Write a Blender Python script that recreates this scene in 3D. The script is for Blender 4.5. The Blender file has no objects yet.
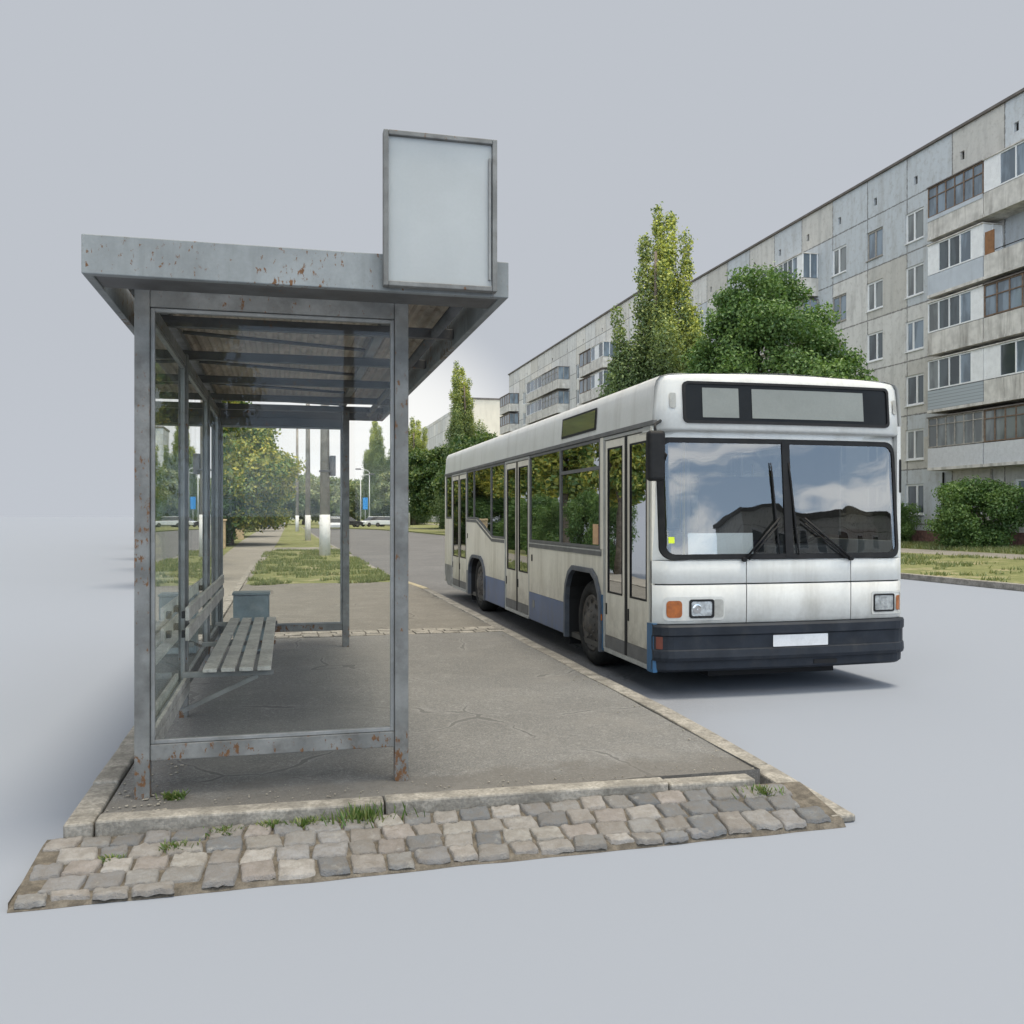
import bpy, math, random
import numpy as np
from mathutils import Vector, Matrix, noise as mnoise
random.seed(7)
R = math.radians
sc = bpy.context.scene
COL = sc.collection
ZR = -0.15            # road level; the pavement top is z = 0
GREY = (.515, .546, .597)

# ------------------------------------------------------------------ materials
class NT:
    def __init__(s, name):
        s.m = bpy.data.materials.new(name); s.m.use_nodes = True
        s.t = s.m.node_tree; s.t.nodes.clear()
        s.out = s.n('ShaderNodeOutputMaterial')
    def n(s, t, **k):
        o = s.t.nodes.new(t)
        for a, v in k.items(): setattr(o, a, v)
        return o
    def put(s, sock, v):
        if hasattr(v, 'is_output') or isinstance(v, bpy.types.NodeSocket): s.t.links.new(v, sock)
        elif v is not None:
            if isinstance(v, (tuple, list)) and len(v) == 3 and sock.type == 'RGBA': v = (*v, 1)
            sock.default_value = v
    def co(s, which='Object'):
        return s.n('ShaderNodeTexCoord').outputs[which]
    def noise(s, scale, vec=None, detail=4, rough=.55, dist=0):
        o = s.n('ShaderNodeTexNoise'); s.put(o.inputs['Scale'], scale); o.inputs['Detail'].default_value = detail
        o.inputs['Roughness'].default_value = rough; o.inputs['Distortion'].default_value = dist
        s.put(o.inputs['Vector'], vec if vec is not None else s.co())
        return o.outputs['Fac']
    def rng(s, v, a, b, c=0., d=1., smooth=True):
        o = s.n('ShaderNodeMapRange', interpolation_type='SMOOTHSTEP' if smooth else 'LINEAR')
        for i, x in zip(('Value', 'From Min', 'From Max', 'To Min', 'To Max'), (v, a, b, c, d)): s.put(o.inputs[i], x)
        return o.outputs[0]
    def math(s, op, a, b=0.):
        o = s.n('ShaderNodeMath', operation=op); s.put(o.inputs[0], a); s.put(o.inputs[1], b); return o.outputs[0]
    def mix(s, f, a, b, mode='MIX'):
        o = s.n('ShaderNodeMix', data_type='RGBA', blend_type=mode)
        s.put(o.inputs[0], f); s.put(o.inputs[6], a); s.put(o.inputs[7], b); return o.outputs[2]
    def scaled(s, v, sc_):
        o = s.n('ShaderNodeMapping'); s.put(o.inputs['Vector'], v); o.inputs['Scale'].default_value = sc_; return o.outputs[0]
    def sep(s, v):
        o = s.n('ShaderNodeSeparateXYZ'); s.put(o.inputs[0], v); return o.outputs
    def bump(s, h, strength=.3, dist=.01, normal=None):
        o = s.n('ShaderNodeBump'); o.inputs['Strength'].default_value = strength; o.inputs['Distance'].default_value = dist
        s.put(o.inputs['Height'], h)
        if normal is not None: s.put(o.inputs['Normal'], normal)
        return o.outputs[0]
    def bsdf(s, col, rough=.6, metal=0., normal=None, spec=.4, coat=0.):
        o = s.n('ShaderNodeBsdfPrincipled')
        s.put(o.inputs['Base Color'], col); s.put(o.inputs['Roughness'], rough); s.put(o.inputs['Metallic'], metal)
        o.inputs['Specular IOR Level'].default_value = spec; o.inputs['Coat Weight'].default_value = coat
        o.inputs['Coat Roughness'].default_value = .08
        if normal is not None: s.put(o.inputs['Normal'], normal)
        return o.outputs[0]
    def done(s, sh):
        s.t.links.new(sh, s.out.inputs[0]); return s.m

def surf(name, c, rough=.6, var=.12, scale=3., dirt=None, damt=.5, dscale=2., rust=0., rscale=9., bump=.15, bscale=60., metal=0., spec=.4, streak=False, coat=0., speck=.08, rustz=False, grime=0.):
    k = NT(name)
    co = k.co()
    f = k.noise(scale, co, 5)
    lo = tuple(x * (1 - var) for x in c); hi = tuple(min(1, x * (1 + var)) for x in c)
    col = k.mix(k.rng(f, .3, .7), lo, hi)
    fine = k.noise(bscale, co, 3)
    if speck: col = k.mix(k.rng(fine, .35, .65, 0, speck), col, tuple(x * .35 for x in c))
    if dirt is not None:
        v = k.scaled(co, (dscale, dscale, dscale * .12)) if streak else k.scaled(co, (dscale,) * 3)
        d = k.noise(1.6, v, 6, .65)
        col = k.mix(k.rng(d, .45, .75, 0, damt), col, dirt)
    if grime:
        gz = k.rng(k.math('ADD', k.sep(co)[2], k.math('MULTIPLY', k.noise(3.2, k.scaled(co, (1, 1, .35)), 5, .7), -.9)), .75, -.35, 0, grime * .8)
        col = k.mix(k.math('MULTIPLY', gz, k.rng(k.noise(7, co, 5, .7), .3, .65, .45, 1)), col, (.17, .15, .12))
    if rust:
        rn = k.noise(rscale, k.scaled(co, (1, 1, .55)), 6, .7); rb = k.noise(1.7, co, 2)
        zz = k.sep(co)[2]; low = k.rng(zz, .40, .0, 0, .10) if rustz else 0.
        rf = k.rng(k.math('ADD', k.math('ADD', rn, k.math('MULTIPLY', rb, .45)), low), .98 - rust, 1.04 - rust)
        col = k.mix(rf, col, k.mix(k.noise(40, co, 2), (.075, .035, .017), (.20, .105, .05)))
    return k.done(k.bsdf(col, rough, metal, k.bump(fine, bump, .004), spec, coat))

def glass(name, tint, refl, dirt=.04, dcol=(.45, .45, .42), boost=1.5, rough=.01, wav=0.):
    k = NT(name)
    fr = k.n('ShaderNodeLayerWeight'); fr.inputs['Blend'].default_value = .12
    fac = k.math('MINIMUM', k.math('ADD', k.math('MULTIPLY', fr.outputs['Fresnel'], boost), refl), .95)
    tr = k.n('ShaderNodeBsdfTransparent'); k.put(tr.inputs[0], tint)
    gl = k.n('ShaderNodeBsdfGlossy'); k.put(gl.inputs[0], (.95, .97, 1)); gl.inputs['Roughness'].default_value = rough
    if wav: k.put(gl.inputs['Normal'], k.bump(k.noise(1.3, None, 2), wav, .05))
    m = k.n('ShaderNodeMixShader'); k.put(m.inputs[0], fac); k.put(m.inputs[1], tr.outputs[0]); k.put(m.inputs[2], gl.outputs[0])
    df = k.n('ShaderNodeBsdfDiffuse'); k.put(df.inputs[0], dcol)
    co = k.co()
    d = k.rng(k.noise(1.5, k.scaled(co, (2, 2, .5)), 6, .7), .35, .8, dirt * .3, dirt * 2.)
    m2 = k.n('ShaderNodeMixShader'); k.put(m2.inputs[0], d); k.put(m2.inputs[1], m.outputs[0]); k.put(m2.inputs[2], df.outputs[0])
    return k.done(m2.outputs[0])

def grey_floor(k):
    return (.230, .2535, .302)

def asphalt(name, c, patch=(.30, .28, .25), crack=1., big=.7, speckle=.5, fade=False, stain=.35, edge=False):
    k = NT(name); co = k.co()
    b = k.noise(big, co, 5, .6)
    col = k.mix(k.rng(b, .38, .66), tuple(x * .78 for x in c), c)
    col = k.mix(k.rng(k.noise(big * 2.3, co, 6, .65, .6), .52, .68, 0, .55), col, patch)
    col = k.mix(k.rng(k.noise(big * 1.1, k.scaled(co, (1, .35, 1)), 5, .7), .55, .75, 0, stain), col, tuple(x * .42 for x in c))
    gr = k.noise(62, co, 3, .75)
    col = k.mix(k.rng(gr, .40, .58, .62, 0), col, tuple(x * .38 for x in c))
    col = k.mix(k.rng(gr, .58, .70, 0, .45), col, (.46, .45, .435))
    md = k.noise(24, co, 5, .75)
    col = k.mix(k.rng(md, .38, .64, .45, 0), col, tuple(x * .55 for x in c))
    col = k.mix(k.rng(k.noise(11, co, 5, .7), .57, .72, 0, .4), col, tuple(min(1, x * 1.5) for x in c))
    fn = k.noise(150, co, 2, .8)
    col = k.mix(k.rng(fn, .35, .68, 0, speckle), col, tuple(x * .4 for x in c))
    fn2 = k.noise(120, co, 1, .5)
    col = k.mix(k.rng(fn2, .66, .74, 0, .6), col, (.44, .43, .41))
    h = fn
    if crack:
        w = k.n('ShaderNodeTexNoise'); w.inputs['Scale'].default_value = 1.4; w.inputs['Detail'].default_value = 6; k.put(w.inputs['Vector'], co)
        vv = k.n('ShaderNodeMix', data_type='VECTOR'); vv.inputs[0].default_value = .32
        k.put(vv.inputs[4], co); k.put(vv.inputs[5], w.outputs['Color'])
        vo = k.n('ShaderNodeTexVoronoi', feature='DISTANCE_TO_EDGE'); vo.inputs['Scale'].default_value = .75
        k.put(vo.inputs['Vector'], vv.outputs[1])
        wid = k.rng(k.noise(.8, co, 3), .44, .66, .0, .007 * crack)
        e = k.math('LESS_THAN', vo.outputs['Distance'], wid)
        halo = k.rng(vo.outputs['Distance'], 0., .025, .45, 0.)
        col = k.mix(k.math('MULTIPLY', halo, k.rng(k.noise(.8, co, 3), .42, .6)), col, tuple(x * 1.22 for x in c))
        col = k.mix(k.math('MULTIPLY', e, .75), col, tuple(x * .35 for x in c))
    if edge:      # gravelly darker band near the front kerb, dust under the roof
        yy_ = k.sep(co)[1]; en = k.math('MULTIPLY', k.math('SUBTRACT', k.noise(3.5, co, 5, .7), .5), .9)
        col = k.mix(k.rng(k.math('ADD', yy_, en), 5.62, 5.36, 0, .62), col, (.115, .108, .10))
        col = k.mix(k.math('MULTIPLY', k.rng(k.noise(1.1, co, 6, .7), .5, .66), .45), col, (.19, .185, .178))
    sp_ = .25
    if fade:
        x, y, z_ = k.sep(co)
        t = k.math('SUBTRACT', y, k.math('MULTIPLY', x, 1.35))
        t = k.math('ADD', t, k.rng(k.noise(.6, co, 4), .3, .7, -.5, .5))
        mk_ = k.rng(t, 1.3, 6.6); col = k.mix(mk_, grey_floor(k), col); h = k.math('MULTIPLY', h, mk_); md = k.math('MULTIPLY', md, mk_); sp_ = .12
    return k.done(k.bsdf(col, .9, 0, k.bump(k.math('ADD', h, k.math('MULTIPLY', md, 1.5)), .6, .008), sp_))

M = {}
def mk():
    k = NT('studio_grey'); M['floor'] = k.done(k.bsdf(grey_floor(k), .9, 0, None, .12))
    M['asphalt'] = asphalt('worn_asphalt', (.25, .249, .247), patch=(.33, .327, .32), crack=1.5, speckle=.6, edge=True)
    M['road'] = asphalt('road_asphalt', (.205, .205, .212), patch=(.25, .25, .255), crack=.9, big=.3, fade=True, stain=.3)
    M['path'] = asphalt('path_asphalt', (.33, .31, .28), patch=(.38, .36, .32), crack=.5, big=.35)
    M['dirt'] = asphalt('trodden_dirt', (.245, .232, .21), patch=(.36, .345, .315), crack=2.2, big=1.6, stain=.7, speckle=.7)
    M['kerb'] = surf('kerb_stone', (.275, .26, .235), .9, .3, 5, dirt=(.095, .088, .075), damt=.8, dscale=7, bump=.9, bscale=55, speck=.45)
    M['kerb_y'] = surf('kerb_yellow', (.33, .285, .19), .9, .25, 6, dirt=(.27, .25, .22), damt=.9, dscale=6, bump=.5, bscale=90)
    M['mortar'] = surf('joint_dirt', (.105, .092, .076), .95, .35, 14, dirt=(.20, .18, .15), damt=.6, dscale=12, bump=1., bscale=120, speck=.4)
    # cobbles: colour per stone
    k = NT('cobble'); co = k.co()
    at = k.n('ShaderNodeAttribute', attribute_name='tone')
    col = k.mix(k.rng(k.noise(16, co, 6, .7), .32, .68, 0, .55), at.outputs['Color'], (.13, .115, .10))
    col = k.mix(k.rng(k.noise(9, co, 5, .7), .56, .70, 0, .4), col, (.31, .305, .29))
    h = k.math('ADD', k.noise(28, co, 6, .7), k.math('MULTIPLY', k.noise(150, co, 2), .3))
    M['cobble'] = k.done(k.bsdf(col, .8, 0, k.bump(h, .9, .015), .3))
    M['steel'] = surf('shelter_post_paint', (.178, .181, .178), .6, .24, 5, dirt=(.085, .08, .075), damt=.65, dscale=5, rust=.15, rscale=30, bump=.25, spec=.25, rustz=True)
    M['fascia'] = surf('shelter_fascia_paint', (.24, .258, .265), .6, .12, 4, dirt=(.13, .14, .14), damt=.6, dscale=3, streak=True, rust=.18, rscale=34, bump=.15, spec=.2)
    M['steeldark'] = surf('shelter_beam_paint', (.085, .087, .09), .6, .2, 5, dirt=(.05, .046, .04), damt=.5, dscale=4, rust=.12, rscale=26, bump=.2)
    M['alu'] = surf('aluminium_frame', (.23, .235, .235), .5, .15, 6, metal=.15, bump=.05, dirt=(.12, .115, .105), damt=.5, dscale=5)
    M['sign'] = surf('sign_panel', (.365, .383, .388), .45, .05, 2.5, dirt=(.30, .335, .35), damt=.5, dscale=2, streak=True, rust=.05, rscale=16, bump=.06, speck=.03)
    M['roofsheet'] = surf('corrugated_sheet', (.46, .395, .33), .7, .2, 4, dirt=(.12, .085, .055), damt=.7, dscale=5, bump=.2)
    M['wood'] = surf('weathered_slat', (.44, .425, .395), .75, .2, 5, dirt=(.14, .13, .115), damt=.7, dscale=22, bump=.5, bscale=120, speck=.2)
    M['bin'] = surf('bin_paint', (.17, .21, .225), .5, .2, 5, dirt=(.30, .32, .31), damt=.5, dscale=4, rust=.06, bump=.15)
    M['sglass'] = glass('shelter_glass', (.97, .975, .965), .014, .007, boost=1.0)
    M['sglass3'] = glass('grimy_side_glass', (.80, .86, .79), .06, .11, (.27, .30, .23), boost=1.9)
    M['sglass2'] = glass('rear_shelter_glass', (.97, .98, .98), .008, .004, boost=.8)
    M['bwhite'] = surf('bus_white', (.57, .572, .555), .3, .05, 2, dirt=(.33, .315, .285), damt=.55, dscale=1.9, bump=.03, spec=.4, coat=.1, speck=.06, bscale=30, streak=True, grime=.9)
    M['bcream'] = surf('bus_side_cream', (.66, .625, .54), .4, .05, 1.5, dirt=(.36, .32, .25), damt=.7, dscale=2.2, bump=.03, spec=.4, streak=True, coat=.1, speck=.08, bscale=25, grime=1.)
    M['bblue'] = surf('bus_faded_blue', (.098, .14, .25), .5, .1, 2, dirt=(.11, .115, .125), damt=.6, dscale=3, bump=.03, streak=True, grime=.5)
    M['bblue2'] = surf('bus_strong_blue', (.03, .10, .20), .4, .12, 4, dirt=(.10, .11, .12), damt=.5, dscale=4, bump=.03)
    M['bgrey'] = surf('bus_dirty_grey', (.20, .20, .19), .6, .15, 4, dirt=(.08, .075, .07), damt=.7, dscale=4)
    M['bumper'] = surf('bumper_plastic', (.017, .021, .029), .55, .2, 5, dirt=(.05, .051, .053), damt=.4, dscale=3, bump=.1, spec=.22)
    M['black'] = surf('black_rubber', (.011, .011, .012), .55, .2, 6, dirt=(.03, .029, .028), damt=.35, dscale=5, bump=.1, spec=.22)
    M['gap'] = surf('seam_black', (.01, .01, .011), .8, .1, 6)
    M['archtrim'] = surf('arch_trim', (.07, .08, .10), .5, .15, 6, dirt=(.17, .155, .13), damt=.5, dscale=4)
    M['trim'] = surf('grey_trim', (.11, .11, .11), .5, .15, 6, dirt=(.2, .19, .17), damt=.4, dscale=5)
    M['lighttrim'] = surf('light_trim', (.34, .34, .32), .45, .1, 6, dirt=(.15, .14, .13), damt=.4, dscale=6)
    M['tyre'] = surf('tyre_rubber', (.017, .017, .017), .8, .2, 9, dirt=(.055, .05, .043), damt=.5, dscale=7, bump=.3, spec=.2)
    M['rim'] = surf('rim_steel', (.075, .07, .066), .6, .25, 12, dirt=(.16, .13, .10), damt=.7, dscale=9, metal=.3, bump=.2)
    M['bglass'] = glass('bus_tinted_glass', (.16, .15, .125), .05, .012, (.25, .22, .17), boost=.6, wav=.03)
    M['wind'] = glass('windscreen_glass', (.70, .73, .73), .115, .0015, boost=.9, wav=.075)
    M['display'] = surf('display_panel', (.185, .195, .178), .3, .06, 2, coat=.05, dirt=(.14, .148, .135), damt=.5, dscale=3, bump=.02)
    M['dispbox'] = surf('display_glass_black', (.011, .012, .013), .3, .2, 3, bump=.02, spec=.12)
    M['card'] = surf('white_card', (.82, .85, .86), .6, .03, 3)
    M['plate'] = surf('blank_plate', (.60, .61, .63), .5, .05, 6, dirt=(.4, .4, .4), damt=.4, dscale=8)
    M['orange'] = surf('orange_lens', (.30, .085, .014), .2, .2, 25, coat=.3, bump=.3, bscale=160)
    M['red'] = surf('dull_red_lens', (.13, .035, .022), .35, .2, 15)
    M['lens'] = surf('headlamp_lens', (.42, .44, .45), .12, .35, 22, metal=.55, coat=.8, bump=.4, bscale=140)
    M['chrome'] = surf('chrome', (.6, .6, .6), .15, .1, 5, metal=1.)
    M['inside'] = surf('bus_interior_dark', (.075, .07, .062), .7, .2, 3)
    M['dash'] = surf('dashboard_plastic', (.04, .043, .047), .5, .2, 5)
    M['seat'] = surf('seat_fabric', (.06, .055, .075), .8, .3, 12)
    M['rail'] = surf('yellow_rail', (.5, .36, .05), .4, .1, 5)
    M['paper'] = surf('tan_paper', (.52, .33, .19), .7, .12, 14)
    M['hivis'] = surf('yellow_sticker', (.62, .75, .03), .5, .04, 5)
    M['curtain'] = surf('pale_curtain', (.30, .30, .285), .8, .15, 6)
    # apartment panels
    for nm, c, blue, sc_ in (('panel', (.64, .635, .61), .8, 1.), ('panel2', (.76, .745, .70), .25, 1.)):
        k = NT('concrete_' + nm); co = k.co(); x, y, z_ = k.sep(co)
        yy = k.math('DIVIDE', k.math('ADD', y, .25), 3.2); zz = k.math('DIVIDE', k.math('SUBTRACT', z_, .96), 2.69)
        cv = k.n('ShaderNodeCombineXYZ'); k.put(cv.inputs[0], k.math('FLOOR', yy)); k.put(cv.inputs[1], k.math('FLOOR', zz))
        wn = k.n('ShaderNodeTexWhiteNoise'); k.put(wn.inputs['Vector'], cv.outputs[0])
        col = k.mix(k.rng(wn.outputs['Value'], 0, 1, 0, .85, False), c, (c[0] * .76, c[1] * .745, c[2] * .71))
        wn2 = k.n('ShaderNodeTexWhiteNoise', noise_dimensions='4D'); k.put(wn2.inputs['Vector'], cv.outputs[0]); wn2.inputs['W'].default_value = 5.3
        col = k.mix(k.math('MULTIPLY', k.math('GREATER_THAN', k.math('SUBTRACT', wn2.outputs['Value'], k.rng(z_, 3., 15., .25, -.02)), .36), blue), col, (.50, .545, .585))
        col = k.mix(k.rng(k.noise(1.2, k.scaled(co, (1, 1.6, .28)), 6, .7), .42, .75, 0, .6), col, (.33, .325, .31))
        col = k.mix(k.rng(k.noise(3.5, co, 6, .75), .48, .72, 0, .5), col, (.28, .265, .24))
        fy = k.math('ABSOLUTE', k.math('SUBTRACT', k.math('FRACT', yy), .5)); fz = k.math('ABSOLUTE', k.math('SUBTRACT', k.math('FRACT', zz), .5))
        jit = k.rng(k.noise(5, co, 3), .3, .7, -.006, .006)
        ln = k.math('MAXIMUM', k.math('GREATER_THAN', k.math('ADD', fy, jit), .489), k.math('GREATER_THAN', k.math('ADD', fz, jit), .487))
        col = k.mix(k.math('MULTIPLY', ln, .75), col, (.13, .125, .12))
        M[nm] = k.done(k.bsdf(col, .9, 0, k.bump(k.math('SUBTRACT', k.noise(20, co, 4), ln), .4, .02), .2))
    M['plinth'] = surf('brick_plinth', (.20, .11, .09), .9, .3, 8, dirt=(.1, .08, .07), damt=.5, dscale=3, bump=.4)
    M['coping'] = surf('roof_coping', (.14, .125, .115), .8, .2, 2)
    M['concrete'] = surf('balcony_concrete', (.60, .58, .54), .9, .15, 2.5, dirt=(.2, .185, .165), damt=.75, dscale=1.6, bump=.3, streak=True)
    M['sheetblue'] = surf('pale_blue_sheet', (.50, .54, .585), .6, .05, 2, dirt=(.3, .33, .36), damt=.5, dscale=1.5, streak=True)
    k = NT('grey_siding'); co = k.co(); x, y, z_ = k.sep(co)
    f = k.math('FRACT', k.math('MULTIPLY', z_, 7.))
    M['siding'] = k.done(k.bsdf(k.mix(k.rng(f, .75, .98), (.42, .465, .50), (.2, .22, .24)), .6, 0, k.bump(f, .6, .03)))
    M['upvc'] = surf('white_window_frame', (.80, .81, .81), .4, .05, 3, dirt=(.5, .5, .48), damt=.3, dscale=3)
    M['brownwood'] = surf('brown_wood_frame', (.17, .115, .08), .7, .25, 6, dirt=(.28, .22, .17), damt=.5, dscale=5)
    M['greywood'] = surf('grey_wood_frame', (.34, .32, .29), .7, .25, 6, dirt=(.2, .17, .14), damt=.5, dscale=5)
    M['board'] = surf('brown_board', (.26, .13, .06), .7, .2, 3)
    def pane(name, c, sky):
        k = NT(name); co = k.co()
        col = k.mix(k.rng(k.noise(1.1, k.scaled(co, (1, 1.5, .4)), 4), .4, .62), c, tuple(q * 1.9 for q in c))
        o = k.bsdf(col, .06, 0, k.bump(k.noise(.8, co, 2), .12, .05), .6, .3)
        return k.done(o)
    M['pane'] = pane('window_pane', (.045, .055, .06), .2)
    M['pane_c'] = pane('window_pane_curtain', (.11, .12, .12), .2)
    M['pane_b'] = pane('window_pane_sky', (.12, .15, .18), .2)
    # foliage
    def leaf(name, a, b, c):
        k = NT(name); at = k.n('ShaderNodeAttribute', attribute_name='tone')
        r, g, bl = k.sep(at.outputs['Color'])
        col = k.mix(r, a, b); col = k.mix(g, col, c)
        d = k.n('ShaderNodeBsdfDiffuse'); k.put(d.inputs[0], col)
        tcol = k.mix(.5, col, k.mix(1., col, (1.3, 1.5, .45), 'MULTIPLY'))
        t = k.n('ShaderNodeBsdfTranslucent'); k.put(t.inputs[0], tcol)
        m1 = k.n('ShaderNodeMixShader'); m1.inputs[0].default_value = .32; k.put(m1.inputs[1], d.outputs[0]); k.put(m1.inputs[2], t.outputs[0])
        g2 = k.n('ShaderNodeBsdfGlossy'); g2.inputs['Roughness'].default_value = .45; k.put(g2.inputs[0], (.6, .65, .6))
        m2 = k.n('ShaderNodeMixShader'); m2.inputs[0].default_value = .05; k.put(m2.inputs[1], m1.outputs[0]); k.put(m2.inputs[2], g2.outputs[0])
        return k.done(m2.outputs[0])
    M['leaf_maple'] = leaf('maple_leaf', (.046, .100, .028), (.11, .20, .055), (.22, .31, .085))
    M['leaf_poplar'] = leaf('poplar_leaf', (.085, .135, .060), (.17, .24, .105), (.56, .57, .13))
    M['leaf_left'] = leaf('broad_leaf', (0.057, 0.123, 0.034), (0.171, 0.266, 0.067), (0.608, 0.513, 0.095))
    M['leaf_dark'] = leaf('dark_leaf', (0.027, 0.063, 0.021), (0.068, 0.132, 0.036), (0.225, 0.270, 0.060))
    M['leaf_far'] = leaf('haze_tinted_leaf', (0.121, 0.169, 0.101), (0.216, 0.270, 0.149), (0.432, 0.419, 0.176))  # distance haze put into the leaf colour of the far trees
    M['blade'] = leaf('grass_blade', (0.102, 0.144, 0.048), (0.180, 0.216, 0.084), (0.396, 0.360, 0.192))
    M['weed'] = leaf('weed_leaf', (.05, .11, .02), (.10, .17, .04), (.22, .22, .08))
    M['bark'] = surf('bark', (.13, .105, .08), .95, .35, 9, dirt=(.06, .05, .04), damt=.6, dscale=8, bump=.8, bscale=40)
    k = NT('grass_ground'); co = k.co()
    col = k.mix(k.rng(k.noise(2.2, co, 6, .7), .35, .65), (.135, .155, .065), (.22, .225, .105))
    col = k.mix(k.rng(k.noise(.55, co, 5, .7), .52, .70, 0, .9), col, (.36, .31, .21))
    M['grass'] = k.done(k.bsdf(col, .95, 0, k.bump(k.noise(30, co, 4), .9, .05), .15))
    M['pole'] = surf('concrete_pole', (.30, .275, .235), .9, .2, 3, dirt=(.14, .12, .10), damt=.6, dscale=3, streak=True, bump=.3)
    M['whitewash'] = surf('whitewashed_base', (.66, .66, .65), .9, .08, 4, dirt=(.3, .29, .27), damt=.5, dscale=5, bump=.3)
    M['lamp'] = surf('pale_lamp_post', (.55, .56, .56), .6, .1, 3)
    M['bluesign'] = surf('blue_sign', (.01, .24, .62), .5, .08, 3)
    M['carw'] = surf('car_white', (.68, .69, .70), .25, .04, 2, coat=.5)
    M['carb'] = surf('car_blue', (.05, .09, .22), .25, .05, 2, coat=.5)
    M['card_'] = surf('car_dark', (.03, .03, .034), .25, .05, 2, coat=.5)
    M['carg'] = surf('car_glass', (.02, .025, .03), .08, .1, 2, coat=.6)
    M['tan'] = surf('tan_pillar', (.46, .35, .215), .85, .12, 4, dirt=(.25, .18, .11), damt=.4, dscale=4)
    M['endwall'] = surf('pale_end_wall', (.66, .60, .50), .9, .08, .3, dirt=(.45, .40, .33), damt=.5, dscale=.4, streak=True)
    M['stone'] = surf('pale_pebble', (.27, .25, .215), .9, .3, 30)
mk()

# ------------------------------------------------------------------ mesh helpers
org = {}
class MB:
    def __init__(s): s.v = []; s.f = []; s.sm = []
    def add(s, vs, fs, smooth=False):
        n = len(s.v); s.v += [tuple(p) for p in vs]; s.f += [tuple(i + n for i in q) for q in fs]; s.sm += [smooth] * len(fs); return s
    def box(s, x0, x1, y0, y1, z0, z1):
        return s.add([(x0, y0, z0), (x1, y0, z0), (x1, y1, z0), (x0, y1, z0), (x0, y0, z1), (x1, y0, z1), (x1, y1, z1), (x0, y1, z1)],
                     [(0, 3, 2, 1), (4, 5, 6, 7), (0, 1, 5, 4), (1, 2, 6, 5), (2, 3, 7, 6), (3, 0, 4, 7)])
    def quad(s, a, b, c, d, smooth=False): return s.add([a, b, c, d], [(0, 1, 2, 3)], smooth)
    def tube(s, pts, rad, n=10, cap=True):
        pts = [Vector(p) for p in pts]
        if not isinstance(rad, (list, tuple)): rad = [rad] * len(pts)
        rings = []; up = None
        for i, p in enumerate(pts):
            t = (pts[min(i + 1, len(pts) - 1)] - pts[max(i - 1, 0)]).normalized()
            if up is None: up = Vector((1, 0, 0)) if abs(t.x) < .9 else Vector((0, 1, 0))
            a = (up - t * up.dot(t)).normalized(); b = t.cross(a); up = a
            rings.append([p + (a * math.cos(2 * math.pi * j / n) + b * math.sin(2 * math.pi * j / n)) * rad[i] for j in range(n)])
        vs = [q for r in rings for q in r]; fs = []
        for i in range(len(rings) - 1):
            for j in range(n): fs.append((i * n + j, i * n + (j + 1) % n, (i + 1) * n + (j + 1) % n, (i + 1) * n + j))
        s.add(vs, fs, True)
        if cap:
            k = len(s.v) - len(vs)
            s.f += [tuple(k + j for j in range(n))[::-1], tuple(k + (len(rings) - 1) * n + j for j in range(n))]; s.sm += [False, False]
        return s
    def prism(s, pts, axis, a, b):
        """closed polygon pts (2-D) extruded along axis from a to b. axis 'x': pts=(y,z); 'y': (x,z); 'z': (x,y)"""
        f = {'x': lambda p, q: (q, p[0], p[1]), 'y': lambda p, q: (p[0], q, p[1]), 'z': lambda p, q: (p[0], p[1], q)}[axis]
        n = len(pts); vs = [f(p, a) for p in pts] + [f(p, b) for p in pts]
        fs = [tuple(range(n))[::-1], tuple(range(n, 2 * n))] + [(i, (i + 1) % n, n + (i + 1) % n, n + i) for i in range(n)]
        return s.add(vs, fs)
    def lathe(s, prof, axis, c, n=32):
        """prof: list of (t along axis, radius)"""
        c = Vector(c); ax = {'x': 0, 'y': 1, 'z': 2}[axis]; o1, o2 = [(1, 2), (2, 0), (0, 1)][ax]
        vs = []
        for t, r in prof:
            for j in range(n):
                p = list(c); p[ax] += t; p[o1] += r * math.cos(2 * math.pi * j / n); p[o2] += r * math.sin(2 * math.pi * j / n); vs.append(p)
        fs = [(i * n + j, i * n + (j + 1) % n, (i + 1) * n + (j + 1) % n, (i + 1) * n + j) for i in range(len(prof) - 1) for j in range(n)]
        return s.add(vs, fs, True)
    def build(s, name, mat, parent=None, bevel=0., segs=2, kind=None, smooth=None, normals=True):
        o0 = org.get(parent.name, Vector()) if parent else Vector()
        me = bpy.data.meshes.new(name)
        me.from_pydata([(Vector(p) - o0) for p in s.v], [], s.f); 
        if normals: 
            import bmesh
            bm = bmesh.new(); bm.from_mesh(me); bmesh.ops.recalc_face_normals(bm, faces=bm.faces); bm.to_mesh(me); bm.free()
        me.polygons.foreach_set('use_smooth', s.sm if smooth is None else [smooth] * len(me.polygons))
        me.materials.append(mat); me.update()
        return link(name, me, parent, o0, bevel, segs, kind)
def link(name, me, parent=None, o0=Vector(), bevel=0., segs=2, kind=None):
    o = bpy.data.objects.new(name, me); COL.objects.link(o)
    if parent: o.parent = parent; org[o.name] = o0
    if kind: o['kind'] = kind
    if bevel:
        b = o.modifiers.new('bevel', 'BEVEL'); b.width = bevel; b.segments = segs; b.limit_method = 'ANGLE'; b.angle_limit = R(40); b.harden_normals = False
    return o
def thing(name, loc, label, cat, group=None):
    o = bpy.data.objects.new(name, None); COL.objects.link(o); o.location = loc; o.empty_display_size = .2
    org[o.name] = Vector(loc); tag(o, label, cat, group); return o
def tag(o, label, cat, group=None):
    o['label'] = label; o['category'] = cat
    if group: o['group'] = group
    return o
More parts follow.
